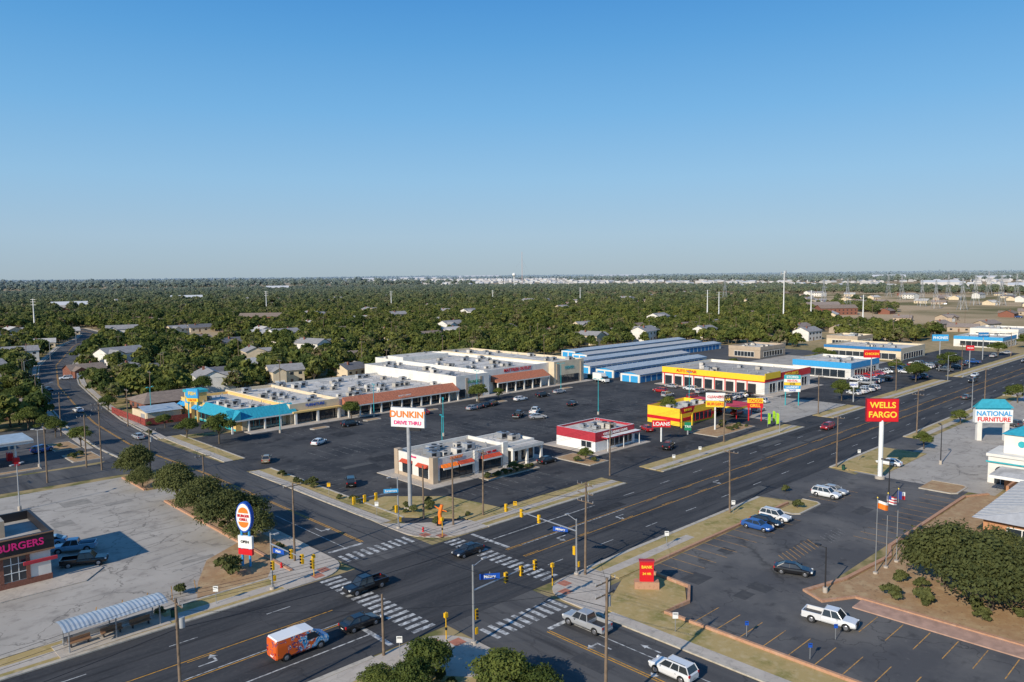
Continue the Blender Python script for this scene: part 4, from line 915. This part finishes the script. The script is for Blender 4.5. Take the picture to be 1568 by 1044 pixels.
# ---------------------------------------------------------------- vehicles
def paint(c):
    k='paint_%02d%02d%02d'%tuple(int(a*99) for a in c)
    return mat(k,c,.28,.03,2,.15,.6,.5)
CACHE={}
def loft(b,st,m):
    rings=[]
    for x,zb,zt,hw in st:
        rings.append([(x,-hw*.9,zb),(x,-hw,zb+.16),(x,-hw,zb+(zt-zb)*.62),(x,-hw*.95,zt-.1),(x,-hw*.82,zt),(x,hw*.82,zt),(x,hw*.95,zt-.1),(x,hw,zb+(zt-zb)*.62),(x,hw,zb+.16),(x,hw*.9,zb)])
    n=10; vs=[p for r in rings for p in r]; fs=[]
    for i in range(len(st)-1):
        for k in range(n): fs.append((i*n+k,i*n+(k+1)%n,(i+1)*n+(k+1)%n,(i+1)*n+k))
    b.raw(vs,fs,m); b.raw(rings[0],[tuple(range(n))],m); b.raw(rings[-1],[tuple(range(n))[::-1]],m)
def cabin(b,xb0,xb1,xr0,xr1,z0,z1,hb,hr,m,pill=()):
    bt=[(xb0,-hb,z0),(xb1,-hb,z0),(xb1,hb,z0),(xb0,hb,z0)]; tp=[(xr0,-hr,z1),(xr1,-hr,z1),(xr1,hr,z1),(xr0,hr,z1)]
    b.raw(bt+tp,[(0,1,5,4),(1,2,6,5),(2,3,7,6),(3,0,4,7)],glass)
    for i in range(4): b.cyl(bt[i],tp[i],.055,.05,5,m,False)
    for f in pill:
        for s in(-1,1):
            b.cyl((xb0+(xb1-xb0)*f,s*hb,z0),(xr0+(xr1-xr0)*f,s*hr,z1),.05,.05,4,m,False)
    e=.03
    b.raw([(xr0-e,-hr-e,z1-.02),(xr1+e,-hr-e,z1-.02),(xr1+e,hr+e,z1-.02),(xr0-e,hr+e,z1-.02),(xr0+.1,-hr+.1,z1+.06),(xr1-.12,-hr+.1,z1+.06),(xr1-.12,hr-.1,z1+.06),(xr0+.1,hr-.1,z1+.06)],[(0,1,5,4),(1,2,6,5),(2,3,7,6),(3,0,4,7),(4,5,6,7)],m)
def wheels(b,xs,hw,r):
    for x in xs:
        for s in(-1,1):
            b.cyl((x,s*(hw-.24),r),(x,s*(hw+.01),r),r,r,14,rubber); b.cyl((x,s*(hw+.01),r),(x,s*(hw+.025),r),r*.62,r*.55,10,hub)
            b.cyl((x,s*(hw-.1),r+.03),(x,s*(hw+.004),r+.03),r*1.17,r*1.17,14,black)
def vmesh(kind,c,pm=None):
    k=(kind,c,pm.name if pm else '')
    if k in CACHE: return CACHE[k]
    b=B(kind+'_mesh'); m=pm or paint(c)
    if kind=='sedan':
        loft(b,[(-2.38,.42,.82,.72),(-2.28,.3,.98,.84),(-1.5,.24,1.03,.9),(0,.22,.97,.91),(1.0,.24,.97,.9),(1.9,.28,.82,.87),(2.28,.32,.70,.78),(2.4,.4,.6,.65)],m)
        cabin(b,-1.95,1.05,-1.15,.35,.96,1.42,.78,.58,m,(.5,)); wheels(b,(-1.42,1.45),.9,.33); W=.9;F=2.33;Bk=-2.36;zl=.68
    elif kind=='suv':
        loft(b,[(-2.36,.45,1.0,.76),(-2.28,.32,1.1,.88),(-1.5,.26,1.12,.94),(0,.25,1.08,.95),(1.1,.26,1.06,.94),(2.0,.3,.95,.9),(2.33,.36,.82,.8),(2.42,.45,.7,.7)],m)
        cabin(b,-2.25,1.15,-1.9,.5,1.07,1.68,.83,.68,m,(.33,.62)); wheels(b,(-1.42,1.5),.94,.37); W=.94;F=2.36;Bk=-2.34;zl=.85
        for s in(-1,1): b.cyl((-1.7,s*.6,1.78),(.3,s*.6,1.78),.025,.025,4,darkm)
    elif kind=='pickup':
        loft(b,[(-.75,.42,1.15,.96),(.2,.4,1.14,.97),(1.3,.4,1.12,.97),(2.3,.42,1.06,.94),(2.75,.46,.98,.88),(2.86,.5,.8,.8)],m)
        b.box(-2.85,-.96,.5,-.76,.96,.8,m,darkm); b.box(-2.85,-.97,.8,-.76,-.86,1.2,m); b.box(-2.85,.86,.8,-.76,.97,1.2,m); b.box(-2.86,-.86,.8,-2.76,.86,1.2,m); b.box(-2.98,-.85,.5,-2.86,.85,.68,steel)
        cabin(b,-.72,1.45,-.55,.85,1.12,1.82,.86,.68,m,(.5,)); wheels(b,(-1.8,1.85),.97,.4); W=.97;F=2.8;Bk=-2.86;zl=.9
        b.box(2.78,-.5,.62,2.9,.5,.95,darkm)
    else:
        loft(b,[(-2.85,.4,2.15,.9),(-2.7,.35,2.3,.97),(0,.33,2.34,.98),(1.1,.33,2.25,.97),(1.25,.33,2.1,.97),(2.0,.35,1.35,.96),(2.7,.4,1.1,.9),(2.82,.5,.85,.8)],m)
        b.raw([(1.28,-.82,2.1),(1.28,.82,2.1),(2.02,.86,1.39),(2.02,-.86,1.39)],[(0,1,2,3)],glass)
        for s in(-1,1): b.raw([(1.15,s*.985,1.95),(.35,s*.99,1.95),(.35,s*.99,1.3),(1.75,s*.985,1.3)],[(0,1,2,3)],glass)
        wheels(b,(-1.8,1.8),.98,.36); W=.98;F=2.74;Bk=-2.84;zl=.85
    for s in(-1,1):
        b.box(F-.18,s*(W-.36),zl-.09,F+.02,s*(W-.1),zl+.07,headl); b.box(Bk-.02,s*(W-.3),zl,Bk+.1,s*(W-.08),zl+.25,tailr)
        if kind!='van': b.box(.85,s*(W),1.0,1.02,s*(W+.18),1.14,m)
        if kind!='pickup': b.box(-.9,s*(W+.001),.78,-.75,s*(W+.02),.82,darkm)
    b.box(Bk-.02,-.25,.5,Bk+.02,.25,.62,whitem); b.box(F-.02,-.45,.42,F+.06,.45,.6,darkm)
    CACHE[k]=b.mesh(); return CACHE[k]
BL=(.012,.012,.014);WH=(.74,.74,.73);SI=(.36,.37,.38);DB=(.02,.05,.13);GY=(.10,.105,.11);RD=(.42,.02,.02);BU=(.03,.10,.32);LB=(.26,.42,.55);TN=(.30,.24,.16)
def wrapm():
    m,nt,b=_new('van_wrap'); b.inputs['Roughness'].default_value=.3
    tc=nt.nodes.new('ShaderNodeTexCoord'); n=nt.nodes.new('ShaderNodeTexNoise'); n.inputs['Scale'].default_value=.85; n.inputs['Distortion'].default_value=2.2; n.inputs['Detail'].default_value=2
    nt.links.new(tc.outputs['Object'],n.inputs['Vector'])
    s=nt.nodes.new('ShaderNodeSeparateXYZ'); nt.links.new(tc.outputs['Object'],s.inputs[0])
    a=nt.nodes.new('ShaderNodeMath'); a.operation='MULTIPLY_ADD'; a.inputs[1].default_value=.07; nt.links.new(s.outputs[0],a.inputs[0]); nt.links.new(n.outputs['Fac'],a.inputs[2])
    cr=nt.nodes.new('ShaderNodeValToRGB'); cr.color_ramp.interpolation='CONSTANT'
    e=cr.color_ramp.elements; e[0].color=(.70,.12,.02,1); e[1].position=.40; e[1].color=(.02,.05,.18,1)
    for p,c in((.44,(.70,.12,.02,1)),(.50,(.72,.72,.70,1)),(.53,(.02,.06,.2,1)),(.56,(.05,.32,.60,1)),(.66,(.7,.7,.68,1)),(.7,(.05,.32,.60,1))): q=e.new(p); q.color=c
    nt.links.new(a.outputs[0],cr.inputs[0])
    zz=nt.nodes.new('ShaderNodeMath'); zz.operation='GREATER_THAN'; zz.inputs[1].default_value=2.2; nt.links.new(s.outputs[2],zz.inputs[0])
    mx=nt.nodes.new('ShaderNodeMix'); mx.data_type='RGBA'; nt.links.new(zz.outputs[0],mx.inputs[0]); nt.links.new(cr.outputs[0],mx.inputs[6]); mx.inputs[7].default_value=(.75,.75,.74,1)
    nt.links.new(mx.outputs[2],b.inputs['Base Color']); return m
WR=wrapm()
NAMES={'sedan':'car','suv':'suv','pickup':'pickup_truck','van':'delivery_van'}
def veh(kind,x,y,deg,c,z_=.03,pm=None,sc=1): put(NAMES[kind],vmesh(kind,c,pm),(x,y,z_),radians(deg),None,sc)
veh('van',37.3,71.3,0,WH,.035,WR,1.08)
for a in [('pickup',51,79.8,180,BL),('sedan',45,71.6,0,BL),('sedan',68,80,180,BL),('pickup',62.6,53.6,92,SI),('suv',60.8,41,90,WH),('pickup',82.3,35,-82,WH),('sedan',93.2,44.6,-68,BL),
 ('sedan',106,56.6,-90,BU),('sedan',108.8,56.6,-90,BL),('suv',112,56.8,-90,WH),('suv',129.8,56.5,-90,WH),('sedan',132.8,56.5,-90,SI),('suv',187,81.5,180,RD),
 ('pickup',29,121.5,155,LB),('pickup',28.5,114.5,-25,BL),('sedan',27,127,155,LB),
 ('suv',76,123,60,BL),('sedan',73.5,152,60,TN),('sedan',90,159,30,WH),('sedan',114,108.2,0,BL),('suv',107,172.5,0,BL),('sedan',148,168,20,GY),('suv',154,168.5,20,BL),('sedan',166,169,0,WH),('pickup',153,150,30,WH),('sedan',148,144,-30,SI),('pickup',146,149.5,30,BL),('sedan',170,151,20,BL),('sedan',185,170,0,SI),
 ('sedan',151,168.2,10,BL),('sedan',145.2,167.6,10,SI),('suv',176,169,0,BL),('sedan',131,173,90,RD),
 ('sedan',155,113,60,RD),('suv',142,97.5,20,BL),('sedan',62.4,197,90,SI),('sedan',57.2,178,-90,BL),('sedan',63,250,95,WH),('sedan',68,306,-80,BL),('suv',42,198,30,BU),('pickup',24,200,10,WH),('sedan',12,198,0,SI),
 ('sedan',317,84,180,WH),('suv',300,80,180,BL),('sedan',204,110,0,BL),('suv',212,113,90,WH),('suv',214,128,0,BL),('sedan',260,71,0,GY),('sedan',350,68,0,BL),('pickup',380,82,180,SI),('sedan',160,57,90,WH),('suv',222,50,60,GY),('sedan',230,47,90,WH)]: veh(*a)
for i,x in enumerate(range(246,262,3)): veh(random.choice(['suv','sedan','pickup']),x,99,75,random.choice([WH,WH,SI,BL]))
for i,x in enumerate(range(206,224,3)): veh(random.choice(['suv','sedan','pickup']),x+U(-.3,.3),123+U(-.4,.4),90,random.choice([WH,SI,BL,RD,GY]))
for i,x in enumerate(range(265,345,3)):
    if R()<.75: veh(random.choice(['suv','sedan','pickup']),x,105+U(-.4,.4),90,random.choice([WH,WH,SI,BL,GY]))
    if R()<.5: veh(random.choice(['suv','sedan','pickup']),x,111.5+U(-.4,.4),-90,random.choice([WH,SI,BL,RD]))
for i in range(30):
    x=U(262,470);y=random.choice([97,50,55]); veh(random.choice(['suv','sedan','pickup']),x,y,random.choice([0,90,80]),random.choice([WH,SI,BL,GY,RD,BU]))
for i in range(20):
    x=U(350,780); veh(random.choice(['suv','sedan','pickup']),x,random.choice([67.5,71,80,84.3]),0 if i%2 else 180,random.choice([WH,SI,BL,GY,RD]))
for x,y in[(190,108),(189,114),(188,119),(196,126),(203,140),(209,147),(205,132),(198,106),(197,112),(216,136),(219,142),(220,150)]: veh(random.choice(['suv','sedan']),x,y,random.choice([0,90]),random.choice([WH,SI,BL,RD]))
for hx,hy,_ in houses[:50]: veh(random.choice(['suv','sedan','pickup']),hx-9,hy-9,U(0,180),random.choice([WH,SI,BL,RD,BU]))
b=B('box_truck'); b.box(-3.6,-1.1,.9,1.2,1.1,3.4,whitem); b.box(1.3,-1,.6,3.2,1,1.6,whitem); b.raw([(1.3,-.95,1.6),(3.0,-.95,1.6),(3.0,.95,1.6),(1.3,.95,1.6),(1.4,-.85,2.5),(2.5,-.85,2.5),(2.5,.85,2.5),(1.4,.85,2.5)],[(0,1,5,4),(1,2,6,5),(2,3,7,6)],glass); b.raw([(1.4,-.85,2.5),(2.5,-.85,2.5),(2.5,.85,2.5),(1.4,.85,2.5)],[(0,1,2,3)],whitem)
b.box(-3.6,-.9,.6,1.2,.9,.9,darkm); wheels(b,(-2.2,2.3),1.05,.45); b.done((214,176,0),radians(-100))
# ---------------------------------------------------------------- light, sky, camera
EL=28; AZ=9
w=bpy.data.worlds.new('World'); scn.world=w; w.use_nodes=True; nt=w.node_tree
bg=nt.nodes['Background']; sk=nt.nodes.new('ShaderNodeTexSky'); sk.sky_type='NISHITA'; sk.sun_disc=False
sk.sun_elevation=radians(EL); sk.sun_rotation=radians(261); sk.altitude=200; sk.air_density=1.0; sk.dust_density=.3; sk.ozone_density=3.0
STR=.11
tc=nt.nodes.new('ShaderNodeTexCoord'); sp=nt.nodes.new('ShaderNodeSeparateXYZ'); nt.links.new(tc.outputs['Generated'],sp.inputs[0])
cr=nt.nodes.new('ShaderNodeValToRGB'); e=cr.color_ramp.elements
stops=[(0,(.36,.47,.56)),(.05,(.37,.53,.68)),(.12,(.29,.53,.77)),(.20,(.18,.455,.78)),(.28,(.105,.365,.73)),(.345,(.062,.29,.68)),(1,(.022,.11,.36))]
e[0].position=0; e[0].color=(*stops[0][1],1); e[1].position=1; e[1].color=(*stops[-1][1],1)
for p,c in stops[1:-1]: q=e.new(p); q.color=(*c,1)
nt.links.new(sp.outputs[2],cr.inputs[0])
sc_=nt.nodes.new('ShaderNodeVectorMath'); sc_.operation='SCALE'; sc_.inputs['Scale'].default_value=1/STR; nt.links.new(cr.outputs[0],sc_.inputs[0])
mx=nt.nodes.new('ShaderNodeMix'); mx.data_type='RGBA'; mx.inputs[0].default_value=.9; nt.links.new(sk.outputs[0],mx.inputs[6]); nt.links.new(sc_.outputs[0],mx.inputs[7])
nt.links.new(mx.outputs[2],bg.inputs[0]); bg.inputs[1].default_value=STR
L=bpy.data.lights.new('sun','SUN'); L.energy=5.0; L.angle=radians(.5); L.color=(1,.91,.77)
lo=bpy.data.objects.new('sun',L); COL.objects.link(lo)
d=Vector((cos(radians(AZ))*cos(radians(EL)),sin(radians(AZ))*cos(radians(EL)),-sin(radians(EL))))
lo.rotation_euler=d.to_track_quat('-Z','Y').to_euler()
cam=bpy.data.cameras.new('camera'); cam.lens=27; cam.sensor_width=36; cam.clip_end=60000; cam.clip_start=.5
co=bpy.data.objects.new('camera',cam); COL.objects.link(co)
f=27/36*1568
M=Matrix.Rotation(radians(46.1)-pi/2,4,'Z')@Matrix.Rotation(pi/2-math.atan(101/f),4,'X')@Matrix.Rotation(radians(-.58),4,'Z')
co.matrix_world=Matrix.Translation((0,0,39))@M
scn.camera=co
scn.view_settings.view_transform='Standard'; scn.view_settings.look='None'; scn.view_settings.exposure=0
